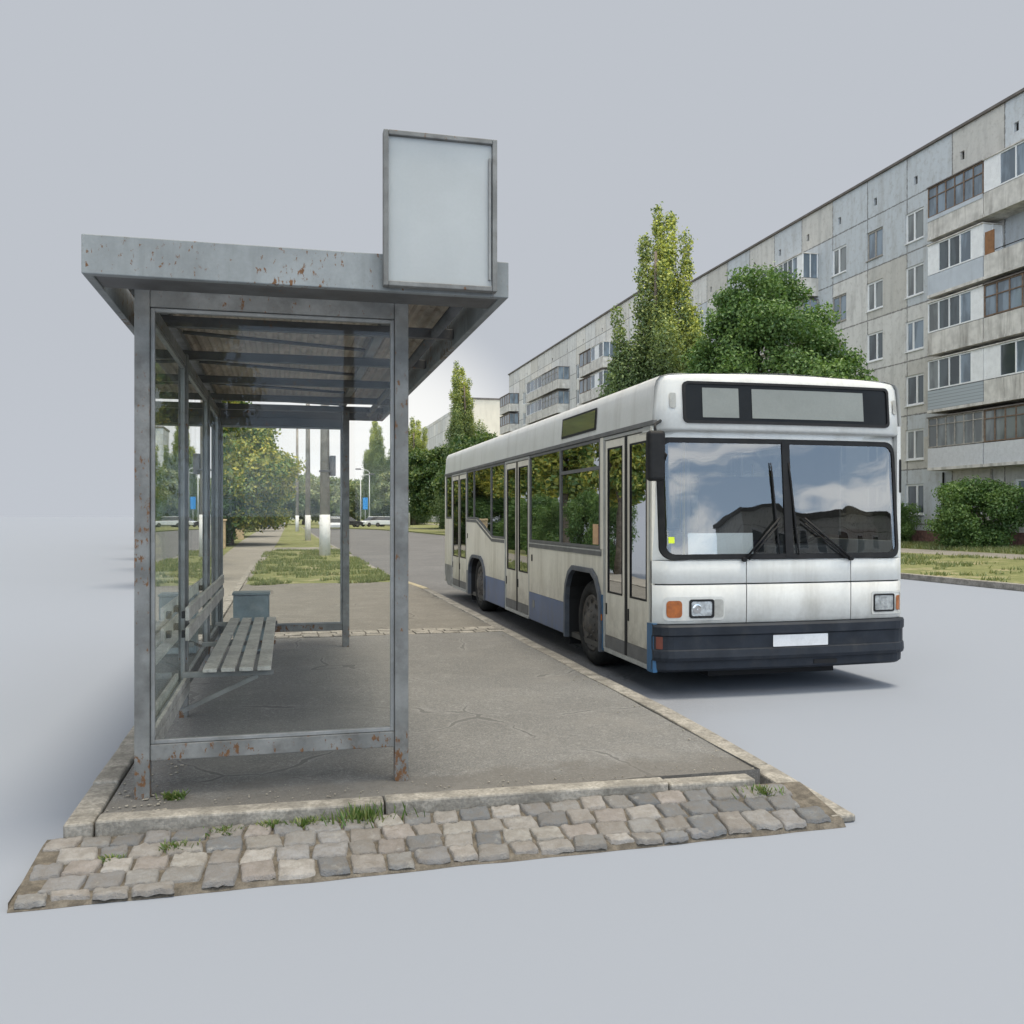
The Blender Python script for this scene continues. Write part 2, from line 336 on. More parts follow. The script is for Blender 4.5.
def copy_tree(o, parent=None, loc=None):
    c = o.copy(); COL.objects.link(c); c.parent = parent
    if loc is not None: c.location = loc
    for ch in list(o.children): copy_tree(ch, c)
    return c
def B(name, mat, parent, *boxes, bevel=0.):
    m = MB()
    for b in boxes: m.box(*b)
    return m.build(name, mat, parent, bevel=bevel)

# ------------------------------------------------------------------ setting: ground, road, pavement
RXa, RXb, RYa, RYb = 1.9, 16.15, 4.6, 420.; m = MB(); q_ = 2500.
for a, b, c, d in ((-q_, q_, -q_, RYa), (-q_, RXa, RYa, RYb), (RXb, q_, RYa, RYb), (-q_, q_, RYb, q_)): m.quad((a, c, ZR), (b, c, ZR), (b, d, ZR), (a, d, ZR))
m.build('ground', M['floor'], kind='structure')
def strip_sheet(name, mat, x0, x1, y0, y1, z, nx, ny):
    m = MB(); 
    for i in range(nx):
        for j in range(ny):
            a, b = x0 + (x1 - x0) * i / nx, x0 + (x1 - x0) * (i + 1) / nx; c, d = y0 + (y1 - y0) * j / ny, y0 + (y1 - y0) * (j + 1) / ny
            m.quad((a, c, z), (b, c, z), (b, d, z), (a, d, z))
    return m.build(name, mat, kind='structure')
strip_sheet('road', M['road'], RXa, RXb, RYa, RYb, ZR, 1, 1)
# slab the shelter stands on (top z = 0), its edges butt the kerbs
def uneven(name, mat, x0, x1, y0, y1, z, nx, ny, amp, fr=1.1, skirt=ZR + .001):
    vs = []; fs = []
    for j in range(ny + 1):
        for i in range(nx + 1):
            x = x0 + (x1 - x0) * i / nx; y = y0 + (y1 - y0) * j / ny
            vs.append((x, y, z - (.018 * max(0, (x - 2.3) / .6) * max(0, 1 - (y - 5.13) / 1.6) if name == 'pavement' else 0) + amp * (mnoise.fractal(Vector((x * fr, y * fr, 3.1)), 1., 2., 4))))
    W = nx + 1
    for j in range(ny):
        for i in range(nx): fs.append((j * W + i, j * W + i + 1, (j + 1) * W + i + 1, (j + 1) * W + i))
    m = MB(); m.add(vs, fs, True)
    for (a, b) in (((x0, y0), (x1, y0)), ((x1, y0), (x1, y1)), ((x1, y1), (x0, y1)), ((x0, y1), (x0, y0))):
        m.quad((a[0], a[1], skirt), (b[0], b[1], skirt), (b[0], b[1], z), (a[0], a[1], z))
    return m.build(name, mat, kind='structure', normals=False)
uneven('pavement', M['asphalt'], -.93, 2.83, 5.13, 12.05, -.006, 60, 110, .006)
uneven('trodden_verge', M['dirt'], -.93, 2.83, 12.62, 21.8, -.012, 50, 100, .012)
# brick course across the pavement
m = MB(); 
for row in range(3):
    x = -.92 + (.1 if row % 2 else 0); y = 12.07 + row * .18
    while x < 2.7:
        w = random.uniform(.17, .24); d = random.uniform(-.006, .006)
        m.box(x, x + w - .014, y, y + .166, -.1, .004 + d); x += w
m.build('paving_course', M['kerb'], kind='structure', bevel=.006)
B('paving_bed', M['mortar'], None, (-.93, 2.83, 12.05, 12.62, -.13, -.012))['kind'] = 'structure'
# kerbs
def kerb_run(name, pts, w, top, bot, mat, step, jitter=.006, bevel=.012, zj=.006, topf=None):
    """pts: (x,y) start,end of the OUTER line; stones laid to the left side"""
    (xa, ya), (xb, yb) = pts; L = math.hypot(xb - xa, yb - ya); ux, uy = (xb - xa) / L, (yb - ya) / L; nx, ny = -uy, ux
    m = MB(); t = 0
    while t < L - .02:
        l = min(step * random.uniform(.85, 1.15), L - t)
        if L - t - l < .2: l = L - t
        j = random.uniform(-jitter, jitter); dz = random.uniform(-zj, zj)
        a = t + .004; b = t + l - .004
        P = [(xa + ux * q + nx * r, ya + uy * q + ny * r) for q, r in ((a, j), (b, j * .3), (b, w + j * .3), (a, w + j))]
        dz2 = dz + random.uniform(-zj, zj) * .5
        e0 = topf(P[0][1]) if topf else 0; e1 = topf(P[1][1]) if topf else 0
        vs = [(*p, bot) for p in P] + [(P[0][0], P[0][1], top + dz + e0), (P[1][0], P[1][1], top + dz2 + e1), (P[2][0], P[2][1], top + dz2 + e1), (P[3][0], P[3][1], top + dz + e0)]
        m.add(vs, [(0, 3, 2, 1), (4, 5, 6, 7), (0, 1, 5, 4), (1, 2, 6, 5), (2, 3, 7, 6), (3, 0, 4, 7)])
        t += l
    return m.build(name, mat, kind='structure', bevel=bevel)
kerb_run('kerb', [(-.94, 5.00), (2.68, 4.90)], .13, .012, ZR + .001, M['kerb'], 1.45)                # front kerb
kerb_run('kerb', [(-1.085, 30.), (-1.085, 5.00)], .14, .012, ZR + .001, M['kerb'], 1.0)              # left kerb
kerb_run('kerb', [(3.075, 4.50), (2.99, 8.4)], .155, -.002, ZR + .001, M['kerb'], .8, zj=.002, topf=lambda y: -.105 * max(0., 1 - (y - 4.5) / 2.6) ** 1.35)
kerb_run('kerb', [(2.99, 8.4), (2.99, 19.6)], .155, -.002, ZR + .001, M['kerb'], 1.0)               # kerb along the bus
kerb_run('kerb', [(2.99, 19.6), (2.72, 24.)], .14, -.002, ZR + .001, M['kerb_y'], 1.)                # yellow-painted end
kerb_run('kerb', [(2.70, 24.), (2.35, 60.)], .14, -.01, ZR + .001, M['kerb'], 2.)
kerb_run('kerb', [(2.35, 60.), (2.0, 240.)], .14, -.01, ZR + .001, M['kerb'], 8.)
kerb_run('kerb', [(16.3, 240.), (16.1, -20.)], .2, .0, ZR + .001, M['kerb'], 3.2, jitter=.02)
# cobble strip in front: sloped bed and individually shaped stones
def clip_front(x): return 4.35 + .027 * (x + 1.1) + .02 * mnoise.noise(Vector((x * 3, 0, 7)))
def bedz(x, y):
    t = min(1, max(0, (x - .2) / 2.5)); u = min(1, max(0, (y - 4.42) / .5)); return -.124 + .054 * u + .040 * t * t * (3 - 2 * t) * u + .004 * mnoise.noise(Vector((x * 9, y * 9, 3)))
m = MB()
xs = [-1.16 + i * 4.13 / 80 for i in range(81)]
fr = [clip_front(x) for x in xs]
for i in range(80):
    x0, x1 = xs[i], xs[i + 1]
    f0, f1 = fr[i] + .015, fr[i + 1] + .015; g0, g1 = 5.02 - .0276 * (x0 + .94), 5.02 - .0276 * (x1 + .94)
    for j in range(8):
        a0, a1, b0, b1 = f0 + (g0 - f0) * j / 8, f1 + (g1 - f1) * j / 8, f0 + (g0 - f0) * (j + 1) / 8, f1 + (g1 - f1) * (j + 1) / 8
        m.quad((x0, a0, bedz(x0, a0)), (x1, a1, bedz(x1, a1)), (x1, b1, bedz(x1, b1)), (x0, b0, bedz(x0, b0)))
    m.quad((x0, f0 - .03, ZR + .001), (x1, f1 - .03, ZR + .001), (x1, f1, bedz(x1, f1)), (x0, f0, bedz(x0, f0)))
m.quad((xs[0] , fr[0], ZR + .001), (xs[0], fr[0], -.112), (xs[0] , 5.03, -.096), (xs[0] , 5.03, ZR + .001))
m.build('cobble_bed', M['mortar'], kind='structure')
vs, fs, tones = [], [], []
pal = [(.23, .212, .19), (.25, .225, .198), (.21, .2, .19), (.16, .158, .155), (.125, .128, .13), (.265, .245, .215), (.24, .21, .185), (.30, .275, .245), (.225, .212, .195), (.20, .19, .175)]
rows = 5
UU = [-1, -.94, -.86, -.6, -.3, 0, .3, .6, .86, .94, 1]; NG = len(UU)
for r in range(rows):
    x = -1.15 + (r % 2) * .06 + random.uniform(0, .03) + .0
    while x < 2.93:
        w = random.uniform(.13, .19)
        kk = 5.0 - .0276 * (x + .94)
        ya = kk - .008 - (r + 1) * .140 + random.uniform(-.006, .006); yb = ya + .136 + random.uniform(-.004, .006)
        if x + w > 2.94: break
        if ya < clip_front(x + w / 2) - .035: 
            if yb - clip_front(x + w / 2) < .05: x += w; continue
            ya = clip_front(x + w / 2) + random.uniform(-.03, .01)
        elif ya - clip_front(x + w / 2) < .05: ya = clip_front(x + w / 2) + random.uniform(-.015, .01)
        seed = random.uniform(0, 99); tz = random.uniform(-.004, .004); ax = random.uniform(-.025, .025); ay = random.uniform(-.03, .03)
        base = len(vs); tn_ = random.uniform(.82, 1.18); tone = [c * tn_ * w_ for c, w_ in zip(random.choice(pal), (.88, .93, 1.02))]
        skew = random.uniform(-.012, .012)
        for j in range(NG):
            for i in range(NG):
                u, v = UU[i], UU[j]
                ed = max(abs(u), abs(v)); rr = 1 - .05 * (abs(u) * abs(v)) ** 4
                px = x + w / 2 + u * rr * (w / 2 - .003) + skew * v + .0045 * mnoise.noise(Vector((u * 1.6, v * 1.6, seed)))
                py = (ya + yb) / 2 + v * rr * (yb - ya) / 2 + .005 * mnoise.noise(Vector((u * 1.6, v * 1.6, seed + 40)))
                hz = .006 * (1 - ed ** 6) +   .010 * mnoise.fractal(Vector((u * 2.2 + seed, v * 1.7, seed)), 1., 2., 3) + ax * u * w / 2 + ay * v * .06
                if ed > .99: hz -= .022
                elif ed > .92: hz -= .003
                vs.append((px, py, bedz(px, py) + .013 + tz + hz)); tones.append((*tone, 1))
        for j in range(NG - 1):
            for i in range(NG - 1):
                a = base + j * NG + i; fs.append((a, a + 1, a + NG + 1, a + NG))
        x += w + random.uniform(0, .004)
def colored(name, vs, fs, tones, mat, parent=None, smooth=True, o0=Vector()):
    me = bpy.data.meshes.new(name); me.from_pydata(vs, [], fs)
    a = me.color_attributes.new('tone', 'FLOAT_COLOR', 'POINT'); a.data.foreach_set('color', np.array(tones, dtype=np.float32).ravel())
    me.polygons.foreach_set('use_smooth', [smooth] * len(fs)); me.materials.append(mat); me.update()
    return link(name, me, parent, o0)
colored('cobblestone_paving', vs, fs, tones, M['cobble'])['kind'] = 'structure'
# left-hand ground: footpath, verge, far ground (all bounded by the view lines of the place)
def flat(name, pts, z, mat, kind='structure', skirt=True):
    m = MB(); n = len(pts); m.add([(x, y, z) for x, y in pts], [tuple(range(n))])
    if skirt:
        for i in range(n):
            a, b = pts[i], pts[(i + 1) % n]; m.quad((*a, ZR + .001), (*b, ZR + .001), (*b, z), (*a, z))
    return m.build(name, mat, kind=kind)
flat('footpath', [(-1.09, 12.), (-.945, 12.), (-.945, 21.8), (-.9, 21.8), (-.75, 32), (-.45, 60), (.2, 200), (-3.4, 200), (-2.7, 60), (-2.3, 30), (-1.75, 13.5)], -.014, M['path'])
flat('cross_path', [(-.61, 43.3), (2.35, 43.3), (2.33, 47.0), (-.57, 47.0)], -.010, M['path'])
flat('verge', [(-.9, 21.8), (2.70, 21.8), (2.55, 30), (2.38, 43.3), (-.61, 43.3), (-.75, 32)], -.016, M['grass'])
flat('verge', [(-.57, 47.0), (2.33, 47.0), (2.2, 60), (1.9, 240), (.3, 240), (-.45, 60)], -.016, M['grass'])
flat('verge', [(-2.3, 30), (-2.7, 60), (-3.4, 200), (-3.4, 300), (-40, 300), (-21.5, 160), (-7.6, 54), (-4.2, 30)], -.02, M['grass'])
# right-hand ground rises a little to the apartment block
m = MB(); 
def rz(x): return -.01 + .21 * min(1, max(0, (x - 16.3) / 11.))
for a, b in ((16.32, 19), (19, 23.4)): m.quad((a, -20, rz(a)), (b, -20, rz(b)), (b, 240, rz(b)), (a, 240, rz(a)))
m.build('verge', M['grass'], kind='structure')
m = MB(); m.quad((23.4, -20, rz(23.4)), (25.6, -20, rz(25.6)), (25.6, 200, rz(25.6)), (23.4, 200, rz(23.4))); m.build('footpath', M['path'], kind='structure')
m = MB(); m.quad((25.6, -20, rz(25.6)), (60, -20, .2), (60, 240, .2), (25.6, 240, rz(25.6))); m.build('verge', M['grass'], kind='structure')
flat('verge', [(16.12, 46.), (13.6, 72), (12.6, 98), (10.6, 114), (7.5, 124), (1.9, 131), (1.9, 239), (16.12, 239)], -.03, M['grass'])
flat('far_ground', [(16.3, 240), (60, 240), (120, 420), (-57, 420), (-32, 240)], -.02, M['grass'], skirt=False)

# grass blades (uncountable)
rg = np.random.default_rng(5)
def blades(name, n, region, zf, hmin, hmax, mat, wid=.012):
    xs, ys = region(n); n = len(xs); vs = np.zeros((n * 3, 3)); a = rg.uniform(0, 6.28, n); h = rg.uniform(hmin, hmax, n); l = rg.normal(0, .35, (n, 2))
    wd = wid * rg.uniform(.6, 1.6, n)
    z0 = np.array([zf(x) for x in xs]) - .004
    vs[0::3] = np.c_[xs - np.cos(a) * wd, ys - np.sin(a) * wd, z0]; vs[1::3] = np.c_[xs + np.cos(a) * wd, ys + np.sin(a) * wd, z0]
    vs[2::3] = np.c_[xs + l[:, 0] * h, ys + l[:, 1] * h, z0 + h]
    t = np.repeat(np.c_[rg.uniform(0, 1, n), np.clip(rg.normal(.15, .25, n), 0, 1), np.zeros(n), np.ones(n)], 3, 0)
    o = colored(name, vs.tolist(), [(3 * i, 3 * i + 1, 3 * i + 2) for i in range(n)], t, mat, smooth=False); o['kind'] = 'stuff'
    return o
def patchy(x, y, s=.5, th=-.05): return np.array([mnoise.fractal(Vector((a * s, b * s, 1.7)), 1., 2., 4) > th for a, b in zip(x, y)])
def reg_l(n):
    y = 21.4 + (rg.uniform(0, 1, n) ** 1.6) * 22; x = rg.uniform(-.9, 2.6, n); k = patchy(x, y, .9, .02) & (y > 21.9 + .6 * np.sin(x * 3)); return x[k], y[k]
blades('grass', 26000, reg_l, lambda x: -.016, .05, .13, M['blade'], .014)
def reg_r(n):
    x = 16.4 + rg.uniform(0, 1, n) * 7; y = 15 + rg.uniform(0, 1, n) ** 1.3 * 22; k = patchy(x, y, .6, -.02); return x[k], y[k]
blades('grass', 26000, reg_r, rz, .05, .14, M['blade'], .02)
def reg_r2(n):
    x = rg.uniform(25.7, 29.9, n); y = rg.uniform(24, 46, n); return x, y
blades('grass', 14000, reg_r2, rz, .08, .22, M['blade'], .025)
# weeds in the joints and little stones
weeds = [(-.60, 5.36, 0, .05, 'small green weed on the asphalt beside the rusty foot of the front left post'),
         (-.07, 4.94, -.068, .05, 'thin weed against the front kerb below the middle of the shelter rail'),
         (.10, 4.92, -.068, .06, 'leafy weed against the front kerb, second from the shelter centre'),
         (.38, 4.92, -.066, .12, 'largest weed tuft, spilling over the front kerb near its second joint'),
         (-.52, 4.78, -.085, .05, 'weed growing between cobbles near the left end of the strip'),
         (-.30, 4.90, -.07, .05, 'dry brownish weed at the kerb foot left of centre'),
         (2.66, 4.80, -.055, .07, 'weed in the corner where cobbles meet the roadside kerb'),
         (-.80, 4.70, -.09, .035, 'tiny weed between the outermost cobbles at the left')]
for x, y, z0, s, lab in weeds:
    n = int(60 + s * 900); vs = []; fs = []; tn = []
    for i in range(n):
        a = random.uniform(0, 6.28); r = abs(random.gauss(0, s * .75)); h = random.uniform(.25, 1) * s * .9; w = random.uniform(.003, .007)
        sx = 1.5 if s > .05 else 1.1
        px, py = x + r * math.cos(a) * sx, y + r * math.sin(a) * .55; la = random.uniform(0, 6.28); ll = random.uniform(.01, .04)
        k = len(vs); b = random.uniform(0, 6.28)
        vs += [(px - w * math.cos(b), py - w * math.sin(b), z0 - .01), (px + w * math.cos(b), py + w * math.sin(b), z0 - .01), (px + ll * math.cos(la) + w, py + ll * math.sin(la), z0 + h * .7), (px + ll * 1.4 * math.cos(la), py + ll * 1.4 * math.sin(la), z0 + h)]
        fs.append((k, k + 1, k + 2, k + 3)); tn += [(random.random(), random.random() ** 2, 0, 1)] * 4
    o = colored('weed', [(a - x, b - y, c - z0) for a, b, c in vs], fs, tn, M['weed'], smooth=False); o.location = (x, y, z0)
    tag(o, lab, 'weed', 'weeds in the pavement joints')
m = MB()
def pebble(x, y, z, r):
    vs = []; 
    for j in range(5):
        t = math.pi * j / 4
        for i in range(6):
            p = 2 * math.pi * i / 6; q = r * random.uniform(.75, 1.2); vs.append((x + q * math.sin(t) * math.cos(p) * 1.3, y + q * math.sin(t) * math.sin(p), z + q * math.cos(t) * .6))
    m.add(vs, [(j * 6 + i, j * 6 + (i + 1) % 6, (j + 1) * 6 + (i + 1) % 6, (j + 1) * 6 + i) for j in range(4) for i in range(6)], True)
for i in range(300):
    u = random.random()
    if u < .5: pebble(random.uniform(-.9, 2.7), 5.14 + abs(random.gauss(0, .16)), .0, random.uniform(.0015, .006))
    elif u < .75: pebble(random.uniform(-.92, -.6), random.uniform(5.1, 6.5), .0, random.uniform(.003, .010))
    elif u < .9: pebble(2.8 - abs(random.gauss(0, .12)), random.uniform(5.1, 12), .0, random.uniform(.002, .008))
    else: pebble(random.uniform(-1, 2.7), 4.96 - abs(random.gauss(0, .03)) - .0276 * 2, -.085, random.uniform(.003, .009))
o = m.build('gravel', M['stone']); o['kind'] = 'stuff'

# ------------------------------------------------------------------ bus shelter
sh = thing('bus_shelter', (-.05, 8.2, 0), 'grey steel bus shelter with rust spots, glass walls and a blank roof sign', 'bus shelter')
PX0, PX1, PY0, PY1 = -.77, .66, 5.44, 11.1
def post(x, y, h=2.80, w=.04, mat='steel'):
    p = B('post', M[mat], sh, (x - w, x + w, y - w, y + w, -.01, h), bevel=.006)
    return p
for x, y in ((PX0, PY0), (PX1, PY0), (.69, PY1), (PX0, PY1)): 
    p = post(x, y)
for y in (7.52, 9.62): post(PX0, y, 2.80, .035)
B('bottom_rail', M['steel'], sh, (PX0 + .041, PX1 - .041, PY0 - .03, PY0 + .03, .195, .285), bevel=.005)
B('top_rail', M['steel'], sh, (PX0 + .041, PX1 - .041, PY0 - .03, PY0 + .03, 2.705, 2.80), bevel=.004)
for a, b in ((PY0 + .041, 7.484), (7.556, 9.584), (9.656, PY1 - .041)):
    B('bottom_rail', M['steel'], sh, (PX0 - .025, PX0 + .025, a, b, .20, .27), bevel=.004)
    B('top_rail', M['steel'], sh, (PX0 - .025, PX0 + .025, a, b, 2.705, 2.78), bevel=.004)
B('bottom_rail', M['steel'], sh, (PX0 + .041, .649, PY1 - .025, PY1 + .025, .195, .27), bevel=.004)
B('top_rail', M['steeldark'], sh, (PX0 + .041, .649, PY1 - .025, PY1 + .025, 2.60, 2.70), bevel=.004)
# glass panels: thin aluminium frame + pane
def glass_panel(axis, fixed, a, b, z0, z1, mat='sglass', fw=.022):
    if axis == 'y':   # pane in the XZ plane at y = fixed
        f = MB().box(a, a + fw, fixed - .016, fixed + .016, z0, z1).box(b - fw, b, fixed - .016, fixed + .016, z0, z1).box(a + fw, b - fw, fixed - .016, fixed + .016, z0, z0 + fw).box(a + fw, b - fw, fixed - .016, fixed + .016, z1 - fw, z1)
        o = f.build('glass_frame', M['alu'], sh, bevel=.003)
        MB().quad((a + fw, fixed, z0 + fw), (b - fw, fixed, z0 + fw), (b - fw, fixed, z1 - fw), (a + fw, fixed, z1 - fw)).build('glass_pane', M[mat], o, normals=False)
    else:
        f = MB().box(fixed - .016, fixed + .016, a, a + fw, z0, z1).box(fixed - .016, fixed + .016, b - fw, b, z0, z1).box(fixed - .016, fixed + .016, a + fw, b - fw, z0, z0 + fw).box(fixed - .016, fixed + .016, a + fw, b - fw, z1 - fw, z1)
        o = f.build('glass_frame', M['alu'], sh, bevel=.003)
        MB().quad((fixed, a + fw, z0 + fw), (fixed, b - fw, z0 + fw), (fixed, b - fw, z1 - fw), (fixed, a + fw, z1 - fw)).build('glass_pane', M[mat], o, normals=False)
glass_panel('y', PY0 - .005, PX0 + .042, PX1 - .042, .287, 2.703)
for a, b in ((PY0 + .042, 7.483), (7.557, 9.583), (9.657, PY1 - .042)): glass_panel('x', PX0, a, b, .272, 2.703, 'sglass3')
glass_panel('y', PY1, PX0 + .042, .648, .272, 2.598, 'sglass2')
# kick boards along the inside of the left wall
for a, b in ((.205, .285), (.297, .345)): B('kick_board', M['wood'], sh, (PX0 + .03, PX0 + .055, 5.55, 7.46, a, b), bevel=.004)
# roof
RX0, RX1, RY0, RY1 = -.975, 1.18, 4.88, 11.62
B('roof_fascia', M['fascia'], sh, (RX0, RX1, RY0, RY0 + .05, 2.74, 2.935), bevel=.005)
B('roof_fascia', M['fascia'], sh, (RX0, RX0 + .045, RY0 + .051, RY1, 2.74, 2.935), bevel=.005)
B('roof_fascia', M['fascia'], sh, (RX1 - .045, RX1, RY0 + .051, RY1, 2.74, 2.935), bevel=.005)
B('roof_fascia', M['steeldark'], sh, (RX0 + .046, RX1 - .046, RY1 - .05, RY1, 2.74, 2.90), bevel=.005)
B('roof_soffit', M['steeldark'], sh, (RX0 + .046, RX1 - .046, RY0 + .051, 5.20, 2.748, 2.80), bevel=.004)
for y in (6.35, 7.65, 8.95, 10.25, 11.1):
    B('roof_beam', M['steeldark'], sh, (RX0 + .046, RX1 - .046, y - .03, y + .03, 2.782, 2.85), bevel=.004)
for x in (PX0, PX1):
    B('roof_beam', M['steel'], sh, (x - .035, x + .035, 5.201, RY1 - .051, 2.851, 2.90), bevel=.004)
MB().tube([(1.0, 5.21, 2.815), (1.0, RY1 - .06, 2.815)], .034, 12).build('roof_tube', M['steeldark'], sh)
MB().tube([(-.885, 5.21, 2.905), (-.885, RY1 - .06, 2.905)], .026, 12).build('roof_tube', M['steel'], sh)
for y in (5.7, 7.0, 8.3, 9.6, 10.7):     # slanting braces under the sheet
    MB().tube([(PX0 + .05, y, 2.875), (PX1 - .05, y + .42, 2.875)], .014, 8).build('roof_brace', M['steeldark'], sh)
m = MB(); x = -.86; prof = []
while x < 1.04: prof += [(x, 2.945), (x + .03, 2.945), (x + .045, 2.965), (x + .075, 2.965)]; x += .09
for i in range(len(prof) - 1):
    m.quad((prof[i][0], 5.25, prof[i][1]), (prof[i + 1][0], 5.25, prof[i + 1][1]), (prof[i + 1][0], RY1 + .02, prof[i + 1][1]), (prof[i][0], RY1 + .02, prof[i][1]))
m.build('roof_sheet', M['roofsheet'], sh, normals=False)
# sign board on the roof edge
sx0, sx1, sz0, sz1, sy = .494, 1.102, 2.755, 3.57, 4.845
fr_ = MB().box(sx0, sx0 + .026, sy - .03, sy + .03, sz0, sz1).box(sx1 - .026, sx1, sy - .03, sy + .03, sz0, sz1).box(sx0 + .027, sx1 - .027, sy - .03, sy + .03, sz0, sz0 + .026).box(sx0 + .027, sx1 - .027, sy - .03, sy + .03, sz1 - .026, sz1)
sb = fr_.build('sign_frame', M['steel'], sh, bevel=.004)
B('sign_panel', M['sign'], sb, (sx0 + .027, sx1 - .027, sy - .008, sy + .012, sz0 + .027, sz1 - .027))
B('sign_trim', M['alu'], sb, (sx1 - .045, sx1 - .034, sy - .024, sy - .009, sz0 + .06, sz1 - .10), bevel=.002)
# bench
def bar(m, p, q, w, d):
    p, q = Vector(p), Vector(q); t = (q - p).normalized(); a = Vector((0, 1, 0)); b = t.cross(a)
    vs = [pt + a * sa * w / 2 + b * sb_ * d / 2 for pt in (p, q) for sa, sb_ in ((-1, -1), (1, -1), (1, 1), (-1, 1))]
    m.add(vs, [(0, 3, 2, 1), (4, 5, 6, 7), (0, 1, 5, 4), (1, 2, 6, 5), (2, 3, 7, 6), (3, 0, 4, 7)])
bench = bpy.data.objects.new('bench', None); COL.objects.link(bench); bench.parent = sh; org[bench.name] = Vector((-.05, 8.2, 0)); bench.empty_display_size = .2
for y in (7.06, 8.7, 10.3): MB().box(PX0 + .036, -.09, y - .02, y + .02, .375, .415).build('arm', M['steel'], bench, bevel=.003)
for y in (7.06, 8.7, 10.3):
    q = MB(); bar(q, (-.20, y, .372), (PX0 + .03, y, .13), .03, .03); q.build('brace', M['steel'], bench)
for i in range(4):
    x = -.585 + i * .127
    sl = MB().box(x, x + .098, 6.98, 10.40, .417 , .447)
    sl.build('slat', M['wood'], bench, bevel=.005)
for z0 in (.80, .655):
    MB().box(-.70, -.672, 6.95, 10.75, z0, z0 + .095).build('back_slat', M['wood'], bench, bevel=.005)
for y in (7.05, 7.52, 9.62, 10.6):
    for z0 in (.67, .81): MB().box(PX0 + .036, -.701, y - .03, y + .03, z0, z0 + .05).build('back_bracket', M['black'], bench, bevel=.003)
# litter bin
lb = thing('litter_bin', (-.38, 10.86, 0), 'small grey-blue metal litter bin at the far end of the shelter bench', 'litter bin')
B('bin_body', M['bin'], lb, (-.575, -.185, 10.72, 11.0, .03, .66), bevel=.012)
B('bin_rim', M['bin'], lb, (-.585, -.175, 10.71, 11.01, .662, .69), bevel=.006)
B('bin_foot', M['steeldark'], lb, (-.52, -.24, 10.78, 10.94, -.005, .029))

# ------------------------------------------------------------------ bus
X0, X1, YF, YB = 3.32, 5.985, 7.90, 19.56
CX = (X0 + X1) / 2; HW = (X1 - X0) / 2
bus = thing('bus', (CX, 13.7, ZR), 'white city bus with faded blue lower panels and dark bumper, standing at the kerb', 'bus')
def yf(x, z=1.):
    u = abs((x - CX) / HW)
    return YF + .055 * u * u + (.085 * ((u - .88) / .12) ** 2 if u > .88 else 0) + (.075 * (z - 1.1) if z > 1.1 else 0)
def xs_(x0, x1, n): return [x0 + (x1 - x0) * i / n for i in range(n + 1)]
def roofz(x):
    x = min(x, 2 * CX - x)
    for (xa, za), (xb, zb) in zip(RPROF, RPROF[1:]):
        if xa <= x <= xb: return za + (zb - za) * (x - xa) / (xb - xa)
    return RPROF[0][1]
RPROF = [(X0 - .004, 2.446), (X0 + .006, 2.60), (X0 + .018, 2.755), (X0 + .034, 2.815), (X0 + .07, 2.857), (X0 + .2, 2.887), (CX, 2.93)]
def fsheet(prof, x0, x1, n=24, m=None, thick=.03, cap=False):
    """curved front sheet; prof: list of (z, y offset) bottom to top"""
    m = m or MB(); xx = xs_(x0, x1, n); P = len(prof)
    vs = [(x, yf(x, z) + o, min(z, roofz(x) + .004) if cap else z) for x in xx for z, o in prof]
    fs = [(i * P + j, (i + 1) * P + j, (i + 1) * P + j + 1, i * P + j + 1) for i in range(n) for j in range(P - 1)]
    m.add(vs, fs, True)
    # returns at the four edges
    def edge(idx): 
        a = [vs[k] for k in idx]; 
        for p, q in zip(a, a[1:]): m.quad(p, q, (q[0], q[1] + thick, q[2]), (p[0], p[1] + thick, p[2]))
    edge([i * P for i in range(n + 1)]); edge([i * P + P - 1 for i in range(n + 1)]); edge(range(P)); edge([n * P + j for j in range(P)])
    return m
def rr(x0, x1, z0, z1, r, n=7):
    if not isinstance(r, (tuple, list)): r = (r,) * 4     # BL BR TR TL
    out = []
    for (cx, cz, rad, a0) in ((x0 + r[0], z0 + r[0], r[0], 180), (x1 - r[1], z0 + r[1], r[1], 270), (x1 - r[2], z1 - r[2], r[2], 0), (x0 + r[3], z1 - r[3], r[3], 90)):
        for i in range(n + 1):
            a = R(a0 + 90 * i / n); out.append((cx + rad * math.cos(a), cz + rad * math.sin(a)))
    return out
def resample(loop, n):
    pts = loop + [loop[0]]; L = [0]
    for p, q in zip(pts, pts[1:]): L.append(L[-1] + math.hypot(q[0] - p[0], q[1] - p[1]))
    return pts, L
def fring(outer, inner, off, depth=.03, sub=1):
    """ring between two loops of equal length, laid on the front curve"""
    m = MB(); n = len(outer)
    def dens(l):
        o = []
        for i in range(n):
            p, q = l[i], l[(i + 1) % n]
            for k in range(8): o.append((p[0] + (q[0] - p[0]) * k / 8, p[1] + (q[1] - p[1]) * k / 8))
        return o
    O, I = dens(outer), dens(inner); N = len(O)
    f = lambda p, o: (p[0], yf(*p) + o, p[1])
    vs = [f(p, off) for p in O] + [f(p, off) for p in I] + [f(p, off + depth) for p in O] + [f(p, off + depth) for p in I]
    fs = []
    for i in range(N):
        j = (i + 1) % N
        fs += [(i, j, N + j, N + i), (i, 2 * N + i, 2 * N + j, j), (N + i, N + j, 3 * N + j, 3 * N + i)]
    m.add(vs, fs, False); return m
